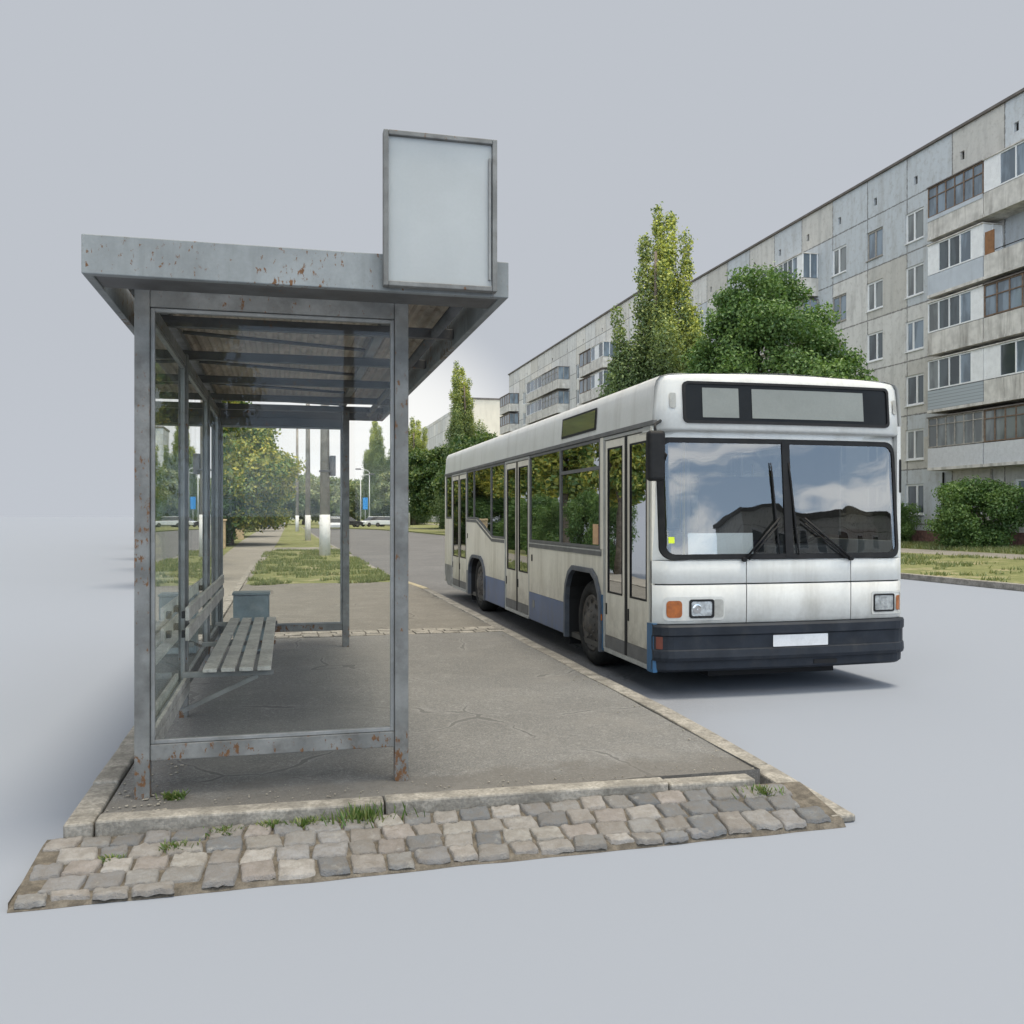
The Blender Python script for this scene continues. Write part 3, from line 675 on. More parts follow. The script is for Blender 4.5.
def fpanel(x0, x1, z0, z1, r, off, n=20, rows=8):
    """rounded panel on the front curve"""
    m = MB(); r = (r,) * 4 if not isinstance(r, (tuple, list)) else r
    xx = sorted(set([round(x, 4) for x in xs_(x0, x1, n)] + [round(x0 + t * max(r[0], r[3], 1e-3), 4) for t in (.1, .3, .6, 1)] + [round(x1 - t * max(r[1], r[2], 1e-3), 4) for t in (.1, .3, .6, 1)]))
    def lim(x):
        lo, hi = z0, z1
        for (cx, rad, left, low) in ((x0, r[0], 1, 1), (x1, r[1], 0, 1), (x1, r[2], 0, 0), (x0, r[3], 1, 0)):
            if rad <= 0: continue
            d = (x - cx) if left else (cx - x)
            if d < rad:
                q = rad - math.sqrt(max(0, rad * rad - (rad - d) ** 2))
                if low: lo = max(lo, z0 + q)
                else: hi = min(hi, z1 - q)
        return lo, hi
    P = rows + 1; vs = []
    for x in xx:
        lo, hi = lim(x)
        for k in range(P): z = lo + (hi - lo) * k / rows; vs.append((x, yf(x, z) + off, z))
    fs = [(i * P + j, (i + 1) * P + j, (i + 1) * P + j + 1, i * P + j + 1) for i in range(len(xx) - 1) for j in range(rows)]
    m.add(vs, fs, True); return m
# --- front
fsheet([(.53, .02), (1.135, .02)], X0 + .03, X1 - .03).build('front_backing', M['gap'], bus, normals=False)
SX = (4.22, 5.34)
for a, b in ((X0, SX[0] - .005), (SX[0] + .005, SX[1] - .005), (SX[1] + .005, X1)):
    fsheet([(.545, .008), (.56, 0), (.70, -.004), (.895, -.004), (.905, .006)], a, b, 14).build('front_panel', M['bwhite'], bus, normals=False)
    fsheet([(.917, .006), (.927, -.002), (1.12, -.002), (1.132, .006)], a, b, 14).build('front_panel', M['bwhite'], bus, normals=False)
fsheet([(.095, .03), (.12, -.01), (.20, -.015), (.205, -.05), (.235, -.062), (.30, -.055), (.31, -.04), (.43, -.04), (.445, -.060), (.52, -.062), (.538, -.045), (.54, .02)], X0 - .005, X1 + .005, 48).build('bumper', M['bumper'], bus, normals=False, smooth=False)
fpanel(4.47, 5.055, .315, .425, .008, -.048, 10, 2).build('number_plate', M['plate'], bus, normals=False)
B('tow_recess', M['gap'], bus, (4.92, 5.17, YF - .018, YF + .0, .135, .175))
# headlamps
for side in (0, 1):
    if side == 0:
        fpanel(3.395, 4.00, .575, .795, .05, -.007, 16, 4).build('lamp_surround', M['bwhite'], bus, normals=False)
        h = fring(rr(3.645, 3.89, .598, .772, .025), rr(3.665, 3.87, .618, .752, .02), -.016, .02).build('headlight', M['black'], bus, normals=True)
        fpanel(3.66, 3.875, .613, .757, .02, -.011, 8, 4).build('lens', M['lens'], h, normals=False)
        cx_, cz_ = 3.72, .685
        MB().lathe([(-.0, .0), (-.004, .03), (.0, .045)], 'y', (cx_, yf(cx_, cz_) - .013, cz_), 20).build('bulb', M['chrome'], h)
        o = fpanel(3.425, 3.575, .604, .762, .035, -.012, 8, 4).build('indicator', M['orange'], bus, normals=False)
        fpanel(3.88, 3.985, .60, .77, .03, -.009, 6, 3).build('lamp_recess', M['lighttrim'], bus, normals=False)
    else:
        h = fring(rr(5.60, 5.845, .612, .785, .02), rr(5.615, 5.83, .627, .77, .015), -.012, .02).build('headlight', M['black'], bus)
        fpanel(5.61, 5.835, .622, .775, .015, -.009, 8, 4).build('lens', M['lens'], h, normals=False)
        fpanel(5.87, 5.945, .62, .765, .015, -.009, 6, 4).build('indicator', M['orange'], bus, normals=False)
        fring(rr(5.575, 5.972, .585, .812, .025), rr(5.595, 5.955, .605, .792, .02), -.008, .01).build('lamp_surround', M['bwhite'], bus)
fpanel(3.335, 3.385, .315, .43, .006, -.046, 5, 2).build('side_marker', M['red'], bus, normals=False)
# windscreen: black surround, two panes, centre post
WZ0, WZ1, WX0, WX1 = 1.142, 2.285, 3.375, 5.93
fring(rr(WX0, WX1, WZ0, WZ1, (.12, .12, .13, .10)), rr(WX0 + .052, WX1 - .052, WZ0 + .05, WZ1 - .045, (.09, .09, .10, .07)), -.012, .05).build('windscreen_seal', M['black'], bus)
wl = fpanel(WX0 + .045, CX - .02, WZ0 + .042, WZ1 - .04, (.08, 0, 0, .06), -.004, 22, 10).build('windscreen', M['wind'], bus, normals=False)
wr = fpanel(CX + .05, WX1 - .045, WZ0 + .042, WZ1 - .04, (0, .08, .09, 0), -.004, 22, 10).build('windscreen', M['wind'], bus, normals=False)
fsheet([(WZ0 + .02, -.016), (WZ1 - .02, -.016)], CX - .024, CX + .056, 2, thick=.05).build('windscreen_post', M['black'], bus, normals=False)
# white surround between the seal and the body edge
fring(rr(X0 + .002, X1 - .002, 1.134, 2.40, .004), rr(WX0 - .004, WX1 + .004, WZ0 - .004, WZ1 + .004, (.12, .12, .13, .10)), 0, .03).build('windscreen_surround', M['bwhite'], bus)
# roof fascia with the destination display
fsheet([(2.345, .06), (2.350, -.05), (2.375, -.075), (2.60, -.075), (2.81, -.070), (2.86, -.060), (2.895, -.035), (2.92, .0), (2.932, .06), (2.935, .16)], X0 + .001, X1 - .001, 64, thick=.2, cap=True).build('front_fascia', M['bwhite'], bus, normals=False)
dd = fring(rr(3.60, 5.80, 2.42, 2.815, .05), rr(3.625, 5.775, 2.445, 2.79, .035), -.096, .04).build('destination_display', M['black'], bus)
fpanel(3.62, 5.78, 2.44, 2.795, .035, -.083, 24, 4).build('display_glass', M['dispbox'], dd, normals=False)
fpanel(3.79, 4.155, 2.475, 2.755, .004, -.089, 6, 2).build('display_screen', M['display'], dd, normals=False)
fpanel(4.29, 5.50, 2.475, 2.755, .004, -.089, 12, 2).build('display_screen', M['display'], dd, normals=False)
for x in (3.50, 5.885): fpanel(x - .03, x + .03, 2.56, 2.70, .012, -.088, 4, 4).build('marker_light', M['lighttrim'], bus, normals=False)
# --- near side (x = X0)
T = .04
A1 = [(10.75, .49), (10.75, .62), (10.52, .91), (9.76, .95), (9.56, .80), (9.47, .55), (9.47, .49)]
side = MB().prism([(9.45, .49), (9.45, 1.185), (12.50, 1.185), (12.50, .49)] + A1[:-1] + [(9.47, .49)], 'x', X0, X0 + T).build('side_panel', M['bcream'], bus, bevel=.004)
MB().prism([(14.02, .53), (14.02, 1.185), (14.92, 1.185), (16.18, 1.485), (17.14, 1.495), (17.14, .53), (16.86, .53), (16.80, .66), (16.55, .83), (15.78, .83), (15.50, .66), (15.42, .53)], 'x', X0, X0 + T).build('side_panel', M['bcream'], bus, bevel=.004)
MB().prism([(18.74, .53), (18.74, 1.49), (19.56, 1.49), (19.56, .53)], 'x', X0, X0 + T).build('side_panel', M['bcream'], bus, bevel=.004)
for a, b in ((8.04, 8.075), (9.405, 9.50), (19.44, 19.56)): B('window_pillar', M['bcream'], bus, (X0, X0 + T, a, b, (1.186 if a > 9 else .55) if a < 19 else 1.491, 2.398), bevel=.004)
B('window_pillar', M['bcream'], bus, (X0, X0 + T, 9.405, 9.449, .70, 1.185))
for a, b, c in ((10.76, 12.50, .488), (14.02, 15.42, .528)): MB().box(X0 - .002, X0 + T, a, b, .11, c).build('blue_skirt', M['bblue'], bus, bevel=.004)
B('rear_skirt', M['bgrey'], bus, (X0 - .002, X0 + T, 16.87, 17.14, .11, .528), bevel=.004)
MB().prism([(18.74, .11), (18.74, .528), (19.56, .528), (19.56, .32), (19.25, .11)], 'x', X0 - .002, X0 + T).build('rear_skirt', M['bgrey'], bus, bevel=.004)
MB().box(X0 - .004, X0 + T, 8.0, 8.076, .09, .548).build('blue_corner', M['bblue2'], bus, bevel=.004)
MB().box(X0 - .004, X0 + T, 9.40, 9.468, .10, .70).build('blue_corner', M['bblue2'], bus, bevel=.004)
fsheet([(.09, .002), (.545, .002)], X0 - .008, X0 + .035, 3, thick=.09).build('blue_corner', M['bblue2'], bus, normals=False)
MB().box(X0 - .018, X0 + T, 9.415, 9.455, .42, .49).build('side_repeater', M['orange'], bus, bevel=.004)
# wheel arches
def arch(y0, y1, top, chy, chz, bot):
    o = [(y0, bot), (y0, top - chz * 1.25), (y0 + chy * .14, top - chz * .72), (y0 + chy * .55, top - chz * .24), (y0 + chy * 1.1, top), (y1 - chy * 1.1, top), (y1 - chy * .55, top - chz * .24), (y1 - chy * .14, top - chz * .72), (y1, top - chz * 1.25), (y1, bot)]
    w = .055
    cy_ = (y0 + y1) / 2; i = [(cy_ + (p[0] - cy_) * (1 - 2 * w / (y1 - y0)), bot + (p[1] - bot) * (1 - w / (top - bot))) for p in o][::-1]
    m = MB()
    n = len(o); ii = i[::-1]
    vs = [(X0 - .03, *p) for p in o] + [(X0 - .03, *p) for p in ii] + [(X0 + .03, *p) for p in o] + [(X0 + .03, *p) for p in ii]
    fs = []
    for k in range(n - 1): fs += [(k, k + 1, n + k + 1, n + k), (k, 2 * n + k, 2 * n + k + 1, k + 1), (n + k, n + k + 1, 3 * n + k + 1, 3 * n + k)]
    fs += [(0, n, 3 * n, 2 * n), (n - 1, 2 * n + n - 1, 3 * n + n - 1, n + n - 1)]
    m.add(vs, fs); m.build('wheel_arch', M['archtrim'], bus, bevel=.006)
    l = MB()
    wi = i
    for p, q in zip(wi, wi[1:]): l.quad((X0 + .03, *p), (X0 + .03, *q), (X0 + .62, *q), (X0 + .62, *p))
    l.quad((X0 + .62, y0, bot), (X0 + .62, y1, bot), (X0 + .62, y1, top), (X0 + .62, y0, top))
    l.build('wheel_well', M['gap'], bus, normals=False)
arch(9.43, 10.77, .965, .28, .32, .08)
arch(15.42, 16.88, .85, .36, .27, .10)
# wheels
def wheel(x, y, out, r=.485):
    zc = ZR + r
    w = MB().lathe([(0, .17), (.015, .20), (.02, .29), (.0, .31), (.03, .325)], 'x', (x, y, zc), 40) if out < 0 else MB().lathe([(0, .17), (-.015, .20), (-.02, .29), (0, .31), (-.03, .325)], 'x', (x, y, zc), 40)
    w.lathe([(-.05 * -out, .0), (-.05 * -out, .10), (-.02 * -out, .13), (0, .17)], 'x', (x, y, zc), 24)
    wh = w.build('wheel', M['rim'], bus)
    s = -out
    MB().lathe([(.035 * s, .318), (.0, .335), (-.012 * s, .37), (-.012 * s, .42), (.015 * s, .46), (.05 * s, r), (.24 * s, r), (.28 * s, .45), (.28 * s, .30)], 'x', (x, y, zc), 56).build('tyre', M['tyre'], wh)
    n = MB()
    for k in range(10):
        a = 2 * math.pi * k / 10; n.tube([(x - .022 * s, y + .145 * math.cos(a), zc + .145 * math.sin(a)), (x + .01 * s, y + .145 * math.cos(a), zc + .145 * math.sin(a))], .018, 6)
    n.build('wheel_nuts', M['rim'], wh)
    n = MB()
    for k in range(10):
        a = 2 * math.pi * (k + .5) / 10; n.lathe([(-.008 * s, 0.0), (-.008 * s, .028)], 'x', (x + .012 * s, y + .245 * math.cos(a), zc + .245 * math.sin(a)), 10)
    n.build('hand_holes', M['gap'], wh)
wheel(X0 + .06, 9.98, -1); wheel(X0 + .06, 16.12, -1); wheel(X1 - .06, 9.98, 1); wheel(X1 - .06, 16.12, 1)
B('mud_flap', M['black'], bus, (X0 + .06, X0 + .34, 10.80, 10.815, -.02, .35)); B('mud_flap', M['black'], bus, (X0 + .06, X0 + .34, 16.92, 16.935, -.02, .35))
# side windows: seal + pane
def side_window(poly, hole=None, bars=()):
    n = len(poly); c = (sum(p[0] for p in poly) / n, sum(p[1] for p in poly) / n)
    ins = []
    for i in range(n):
        p0, p, p1 = Vector(poly[i - 1]), Vector(poly[i]), Vector(poly[(i + 1) % n])
        e0 = (p - p0).normalized(); e1 = (p1 - p).normalized(); n0 = Vector((-e0.y, e0.x)); n1 = Vector((-e1.y, e1.x))
        q = (n0 + n1); q = q / max(q.dot(n0), .2); ins.append(p + q * .032)
    m = MB(); vs = [(X0 + .002, *p) for p in poly] + [(X0 + .002, *p) for p in ins] + [(X0 + .03, *p) for p in poly] + [(X0 + .03, *p) for p in ins]
    fs = []
    for i in range(n):
        j = (i + 1) % n; fs += [(i, j, n + j, n + i), (i, 2 * n + i, 2 * n + j, j), (n + i, n + j, 3 * n + j, 3 * n + i)]
    m.add(vs, fs)
    for (a, b) in bars: m.box(X0 + .004, X0 + .03, a[0], b[0], a[1], b[1])
    o = m.build('side_window', M['trim'], bus)
    MB().add([(X0 + .014, *p) for p in ins], [tuple(range(n))]).build('window_pane', M['bglass'], o, normals=False)
    return o
side_window([(9.51, 1.19), (11.0, 1.19), (11.0, 2.395), (9.51, 2.395)], bars=[((9.54, 2.06), (10.97, 2.10))])
side_window([(11.005, 1.19), (12.49, 1.19), (12.49, 2.395), (11.005, 2.395)])
side_window([(14.03, 1.19), (14.92, 1.19), (15.0, 1.21), (15.0, 2.395), (14.03, 2.395)])
side_window([(15.005, 1.21), (16.17, 1.49), (16.45, 1.50), (16.45, 2.395), (15.005, 2.395)])
side_window([(16.455, 1.50), (17.13, 1.50), (17.13, 2.395), (16.455, 2.395)])
side_window([(18.75, 1.50), (19.43, 1.50), (19.43, 2.395), (18.75, 2.395)])
# sill strip under windows and dark rail above
MB().box(X0 - .008, X0 - .001, 9.45, 12.5, 1.115, 1.185).build('waist_strip', M['trim'], bus, bevel=.002)
MB().box(X0 - .011, X0 - .0085, 9.45, 12.5, 1.165, 1.18).build('waist_strip', M['lighttrim'], bus)
def strip(pts, w, name, mat, xx):
    m = MB()
    for p, q in zip(pts, pts[1:]): m.add([(xx, p[0], p[1]), (xx, q[0], q[1]), (xx, q[0], q[1] + w), (xx, p[0], p[1] + w)], [(0, 1, 2, 3)])
    return m.build(name, mat, bus, normals=False)
strip([(14.02, 1.125), (14.94, 1.125), (16.2, 1.43), (17.14, 1.44)], .05, 'waist_strip', M['trim'], X0 - .003)
B('drip_rail', M['trim'], bus, (X0 - .012, X0 + .03, 7.98, 19.56, 2.40, 2.445), bevel=.004)
# doors
def door(y0, y1, z0=.13, first=False):
    d = MB(); fwd = .035
    d.box(X0 + .0, X0 + .05, y0, y0 + fwd, z0, 2.395).box(X0 + .0, X0 + .05, y1 - fwd, y1, z0, 2.395).box(X0 + .0, X0 + .05, y0 + fwd, y1 - fwd, 2.36, 2.395).box(X0 - .006, X0 + .05, y0 + fwd, y1 - fwd, z0 - .03, z0 + .012)
    dr = d.build('door', M['lighttrim'], bus, bevel=.003)
    ym = (y0 + y1) / 2
    gz0, gz1 = .735, 2.27
    for a, b in ((y0 + .045, ym - .035), (ym + .035, y1 - .045)):
        fw = .07
        lf = MB().box(X0 + .012, X0 + .042, a, a + fw, z0 + .15, 2.352).box(X0 + .012, X0 + .042, b - fw, b, z0 + .15, 2.352).box(X0 + .012, X0 + .042, a + fw, b - fw, gz1, 2.352).box(X0 + .012, X0 + .042, a + fw, b - fw, z0 + .15, gz0)
        lf.build('door_leaf', M['bcream'], dr, bevel=.003)
        e = .016
        MB().box(X0 + .008, X0 + .022, a + fw - .0, a + fw + e, gz0, gz1).box(X0 + .008, X0 + .022, b - fw - e, b - fw, gz0, gz1).box(X0 + .008, X0 + .022, a + fw + e, b - fw - e, gz0, gz0 + e).box(X0 + .008, X0 + .022, a + fw + e, b - fw - e, gz1 - e, gz1).build('pane_seal', M['black'], dr)
        MB().quad((X0 + .018, a + fw + e, gz0 + e), (X0 + .018, b - fw - e, gz0 + e), (X0 + .018, b - fw - e, gz1 - e), (X0 + .018, a + fw + e, gz1 - e)).build('door_pane', M['bglass'], dr, normals=False)
        B('kick_plate', M['trim'], dr, (X0 + .010, X0 + .044, a, b, z0 + .015, z0 + .148))
        B('door_handle', M['gap'], dr, (X0 + .004, X0 + .0115, b - .05, b - .025, .50, .62), bevel=.002)
    B('door_rubber', M['black'], dr, (X0 + .006, X0 + .04, ym - .034, ym + .034, z0 + .013, 2.355), bevel=.004)
door(8.08, 9.40); door(12.51, 13.99); door(17.15, 18.73)
# lock flaps on the side panels
for y, z in ((12.35, .97), (17.02, 1.18)): B('lock_flap', M['gap'], bus, (X0 - .006, X0 - .001, y - .03, y + .03, z - .045, z + .045), bevel=.002)
B('filler_cap', M['bgrey'], bus, (X0 - .008, X0 - .0025, 12.20, 12.30, .29, .39), bevel=.003)
# roof: cross-section extruded along the bus
prof = list(RPROF)
prof = prof + [(2 * CX - x, z) for x, z in prof[-2::-1]]
m = MB(); ysr = [8.02] + [8.3 + (19.35 - 8.3) * i / 12 for i in range(13)] + [19.50, 19.555]
P = len(prof); vs = []
for y in ysr:
    k = 1 if y < 19.53 else .985
    for x, z in prof: vs.append((CX + (x - CX) * (1 - (1 - k) * .5), y, 2.446 + (z - 2.446) * k))
fs = [(i * P + j, i * P + j + 1, (i + 1) * P + j + 1, (i + 1) * P + j) for i in range(len(ysr) - 1) for j in range(P - 1)]
m.add(vs, fs, True); m.build('roof', M['bwhite'], bus, normals=True)
# side destination box in the roof panel
def on_roof(y, z):
    for (xa, za), (xb, zb) in zip(prof, prof[1:]):
        if za <= z <= zb: return xa + (xb - xa) * (z - za) / (zb - za)
def rquad(m, y0, y1, z0, z1, off):
    zz = [z0, min(max(2.52, z0), z1), min(max(2.68, z0), z1), z1]
    for a, b in zip(zz, zz[1:]):
        if b - a > .002: m.quad((on_roof(0, a) - off, y0, a), (on_roof(0, a) - off, y1, a), (on_roof(0, b) - off, y1, b), (on_roof(0, b) - off, y0, b))
m = MB(); rquad(m, 9.62, 10.92, 2.50, 2.745, .010)
m.add([(X0 - .010, 9.62, 2.50), (X0 - .010, 10.92, 2.50), (X0 + .03, 10.92, 2.50), (X0 + .03, 9.62, 2.50)], [(0, 1, 2, 3)])
sd = m.build('side_display', M['black'], bus, normals=False)
m = MB(); rquad(m, 9.66, 10.88, 2.525, 2.722, .0135); 
k = NT('side_display_glass'); k2 = k.bsdf((.11, .115, .075), .06, 0, None, .6, .5); M['sdg'] = k.done(k2)
m.build('display_glass', M['sdg'], sd, normals=False)
# rear and far side
m = MB(); m.box(X0 + .005, X1 - .005, 19.52, 19.56, .15, 1.5).box(X0 + .005, X0 + .3, 19.52, 19.56, 1.5, 2.44).box(X1 - .3, X1 - .005, 19.52, 19.56, 1.5, 2.44).box(X0 + .3, X1 - .3, 19.52, 19.56, 2.3, 2.44)
m.build('rear_panel', M['bcream'], bus)
MB().quad((X0 + .3, 19.54, 1.5), (X1 - .3, 19.54, 1.5), (X1 - .3, 19.54, 2.3), (X0 + .3, 19.54, 2.3)).build('rear_window', M['bglass'], bus, normals=False)
m = MB(); m.prism([(8.03, .11), (9.3, .11), (9.3, .6), (9.6, .93), (10.4, .93), (10.7, .6), (10.7, .11), (15.4, .11), (15.4, .6), (15.7, .85), (16.5, .85), (16.8, .6), (16.8, .11), (19.56, .11), (19.56, 1.3), (8.03, 1.3)], 'x', X1 - .04, X1)
for y in (8.03, 9.6, 11.3, 13.0, 14.7, 16.4, 18.1, 19.46): m.box(X1 - .04, X1, y, y + .1, 1.301, 2.40)
m.box(X1 - .04, X1, 8.03, 19.56, 2.401, 2.446)
m.build('side_panel', M['bwhite'], bus)
for y in (8.13, 9.7, 11.4, 13.1, 14.8, 16.5, 18.2): MB().quad((X1 - .02, y, 1.301), (X1 - .02, min(y + 1.6, 19.46), 1.301), (X1 - .02, min(y + 1.6, 19.46), 2.40), (X1 - .02, y, 2.40)).build('side_window', M['bglass'], bus, normals=False)
# interior
B('floor', M['inside'], bus, (X0 + .06, X1 - .06, 8.15, 19.5, .08, .14))
B('underbody', M['gap'], bus, (X0 + .65, X1 - .65, 8.2, 19.4, .0, .07))
B('ceiling_lining', M['inside'], bus, (X0 + .06, X1 - .06, 8.3, 19.5, 2.41, 2.43))
B('dashboard', M['dash'], bus, (X0 + .12, X1 - .1, 8.14, 8.62, .55, 1.12), (4.75, 5.65, 8.50, 8.72, 1.12, 1.26), bevel=.03)
swc = Vector((5.28, 8.80, 1.33)); ring = []
tl = Matrix.Rotation(R(-28), 3, 'X')
for i in range(29):
    a = 2 * math.pi * i / 28; ring.append(swc + tl @ Vector((.23 * math.cos(a), .23 * math.sin(a) * .95, 0)))
st = MB().tube(ring, .016, 8, cap=False); 
for a in (90, 210, 330): st.tube([swc + Vector((0, 0, -.03)), swc + tl @ Vector((.22 * math.cos(R(a)), .22 * math.sin(R(a)), 0))], .013, 6)
st.tube([swc + Vector((0, 0, -.03)), swc + Vector((0, -.12, -.3))], .03, 8); st.build('steering_wheel', M['black'], bus)
def seat(x, y, mat='seat'):
    s_ = MB().box(x - .22, x + .22, y - .22, y + .2, .58, .68).box(x - .22, x + .22, y + .20, y + .28, .66, 1.28)
    s_.build('seat', M[mat], bus, bevel=.03)
seat(5.28, 9.25)
for y in (11.0, 11.8, 12.6, 14.3, 15.1, 17.0, 18.2):
    seat(5.5, y); 
    if y not in (12.6,): seat(3.75, y)
B('cab_partition', M['inside'], bus, (4.55, X1 - .06, 9.62, 9.65, .14, 2.0)); 
for x, y in ((4.35, 9.6), (4.3, 12.4), (4.3, 14.1), (3.62, 8.95), (4.3, 17.0)): MB().tube([(x, y, .14), (x, y, 2.41)], .017, 8).build('grab_pole', M['rail'], bus)
MB().box(3.47, 3.50, 8.17, 8.2, 1.2, 1.42).build('door_release', M['black'], bus)
fpanel(3.452, 3.51, 1.295, 1.355, .004, -.0065, 4, 2).build('sticker', M['hivis'], bus, normals=False)
B('curtain', M['inside'], bus, (5.60, 5.62, 8.5, 9.5, 1.35, 2.38))
B('paper_notice', M['paper'], bus, (X0 + .0125, X0 + .0135, 9.60, 9.78, 1.235, 1.46)); B('red_sticker', M['red'], bus, (X0 + .0115, X0 + .0120, 9.54, 9.595, 1.24, 1.44))
# mirrors
mr = MB().box(3.155, 3.32, 7.70, 7.80, 1.865, 2.32).build('mirror', M['black'], bus, bevel=.035, segs=4)
MB().quad((3.175, 7.803, 1.90), (3.30, 7.803, 1.90), (3.30, 7.803, 2.28), (3.175, 7.803, 2.28)).build('mirror_glass', M['chrome'], mr, normals=False)
MB().tube([(3.24, 7.76, 2.30), (3.25, 7.80, 2.38), (3.36, 7.93, 2.43), (3.40, 8.05, 2.43)], .014, 8).tube([(3.31, 7.74, 2.13), (3.325, 7.71, 2.10), (3.31, 7.72, 2.05)], .011, 6).build('mirror_arm', M['black'], mr)
mr = MB().box(5.965, 5.995, 8.02, 8.10, 1.78, 2.12).build('mirror', M['black'], bus, bevel=.02, segs=3)
MB().tube([(5.98, 8.06, 2.11), (5.98, 8.07, 2.28), (5.95, 8.1, 2.34)], .012, 8).build('mirror_arm', M['black'], mr)
# wipers
def fp(x, z, o): return (x, yf(x, z) + o, z)
def wiper(base, elbow, b0, b1):
    w = MB().tube([fp(*base, -.03), fp(*elbow, -.045)], .011, 8).tube([fp(base[0] + (.045 if base[0] < elbow[0] else -.045), base[1], -.03), fp(elbow[0], elbow[1] - .05, -.045)], .009, 8)
    wp = w.build('wiper', M['black'], bus)
    n = 8
    pts = [fp(b0[0] + (b1[0] - b0[0]) * i / n, b0[1] + (b1[1] - b0[1]) * i / n, -.022) for i in range(n + 1)]
    MB().tube(pts, [.006] + [.011] * (n - 1) + [.006], 6).build('wiper_blade', M['black'], wp)
    MB().tube([fp(*base, .0), fp(*base, -.04)], .022, 10).build('wiper_pivot', M['black'], wp)
wiper((4.19, 1.14), (4.56, 1.53), (4.555, 1.19), (4.50, 2.06)); wiper((5.33, 1.14), (4.82, 1.53), (4.76, 1.18), (4.69, 2.06))
# white card behind the windscreen: its own thing
cd = MB().prism([(3.72, 1.135), (4.40, 1.135), (4.40, 1.40), (3.72, 1.40)], 'y', 0, .006).build('card', M['card'])
cd.location = (0, 8.185, 0); cd.rotation_euler = (R(-4), 0, 0); cd.location.z = .0
tag(cd, 'blank white card propped behind the left half of the bus windscreen', 'card')
cd.location = (0, 8.10, 1.1216); cd.data.transform(Matrix.Translation((0, 0, -1.135)))

# ------------------------------------------------------------------ trees
def leaves(name, clumps, n, size, mat, seed, ybias=.2, up=.3, tall=1., flat_=.9, ygrad=None):
    g = np.random.default_rng(seed); C = np.array([c[:3] for c in clumps]); Rr = np.array([c[3:6] for c in clumps])
    w = Rr.prod(1) ** .75; idx = g.choice(len(C), n, p=w / w.sum())
    d = g.normal(size=(n, 3)); d /= np.linalg.norm(d, axis=1)[:, None]
    r = (.35 + .65 * g.uniform(0, 1, n) ** .5) * (1 + .18 * g.normal(size=n))
    P = C[idx] + d * Rr[idx] * r[:, None]
    nrm = d * .9 + g.normal(size=(n, 3)) * .8 + np.array([0, 0, up]); nrm /= np.linalg.norm(nrm, axis=1)[:, None]
    t = np.cross(nrm, g.normal(size=(n, 3))); t /= np.linalg.norm(t, axis=1)[:, None]; b = np.cross(nrm, t)
    s = size * g.uniform(.55, 1.35, n)[:, None]
    V = np.empty((n, 4, 3)); V[:, 0] = P - t * s; V[:, 1] = P - b * s * .62 + nrm * s * .18; V[:, 2] = P + t * s; V[:, 3] = P + b * s * .62 + nrm * s * .18
    ct = g.uniform(0, 1, len(C))
    yel = np.clip(g.normal(ybias, .28, n) + (ct[idx] - .5) * .35, 0, 1)
    if ygrad: yel = np.clip(yel * ygrad(P), 0, 1)
    tn = np.c_[np.clip(g.uniform(0, 1, n) * .6 + ct[idx] * .4, 0, 1), yel, np.zeros(n), np.ones(n)]
    return V.reshape(-1, 3), [(4 * i, 4 * i + 1, 4 * i + 2, 4 * i + 3) for i in range(n)], np.repeat(tn, 4, 0)
def trunkmesh(h, r, limbs, seed, lean=.1):
    rd = random.Random(seed); m = MB(); pts = []; n = 7
    for i in range(n + 1): pts.append((rd.uniform(-lean, lean) * i / n, rd.uniform(-lean, lean) * i / n, h * i / n - .05))
    m.tube(pts, [r * (1.35 if i == 0 else 1 - .75 * i / n) for i in range(n + 1)], 10)
    for z0, tip in limbs:
        k = min(1, z0 / h); a = Vector((0, 0, z0)); tip = Vector(tip); mid = (a + tip) / 2 + Vector((0, 0, .12 * (tip - a).length)) * .5
        m.tube([a, mid, tip], [r * .42 * (1 - .5 * k), r * .25, r * .06], 6)
    return m
def broad_clumps(seed, rx, rz_, zc, n, cr):
    rd = random.Random(seed); out = []
    while len(out) < n:
        d = Vector((rd.gauss(0, 1), rd.gauss(0, 1), rd.gauss(0, 1))).normalized(); q = rd.uniform(.35, 1) ** .6
        lump = 1 + .34 * mnoise.noise(d * 1.9 + Vector((seed, 0, 0)))
        p = Vector((d.x * rx * q * lump, d.y * rx * q * lump, zc + d.z * rz_ * q * lump))
        if p.z < zc - rz_ * .8: continue
        s = cr * rd.uniform(.65, 1.25); out.append((*p, s, s, s * .72))
    return out
def poplar_clumps(seed, h, rad, n):
    rd = random.Random(seed); out = []
    for i in range(n):
        t = rd.random() ** .85; z = .9 + t * (h - 1.1)
        a = rd.uniform(0, 6.28); env = rad * (min(1, .45 + t * 2.2) * max(.10, 1 - max(0, (t - .30)) / .73) ** .72) * (1 + .42 * mnoise.noise(Vector((math.cos(a) * 1.1, math.sin(a) * 1.1, z * .42 + seed)))); q = rd.uniform(.2, 1.0) * env
        s = rd.uniform(.26, .52) * (1.1 - .45 * t); out.append((q * math.cos(a), q * math.sin(a), z, s, s, s * 1.9))
    for a, rr_, hh in ((.4, .45, .96), (2.5, .55, .86), (4.4, .6, .80), (5.5, .5, .9)):   # upward side leaders
        for k in range(7):
            z = h * (hh - .05 * k); out.append((rr_ * rad * math.cos(a) * (1 - .03 * k), rr_ * rad * math.sin(a), z, .34, .34, .7))
    return out
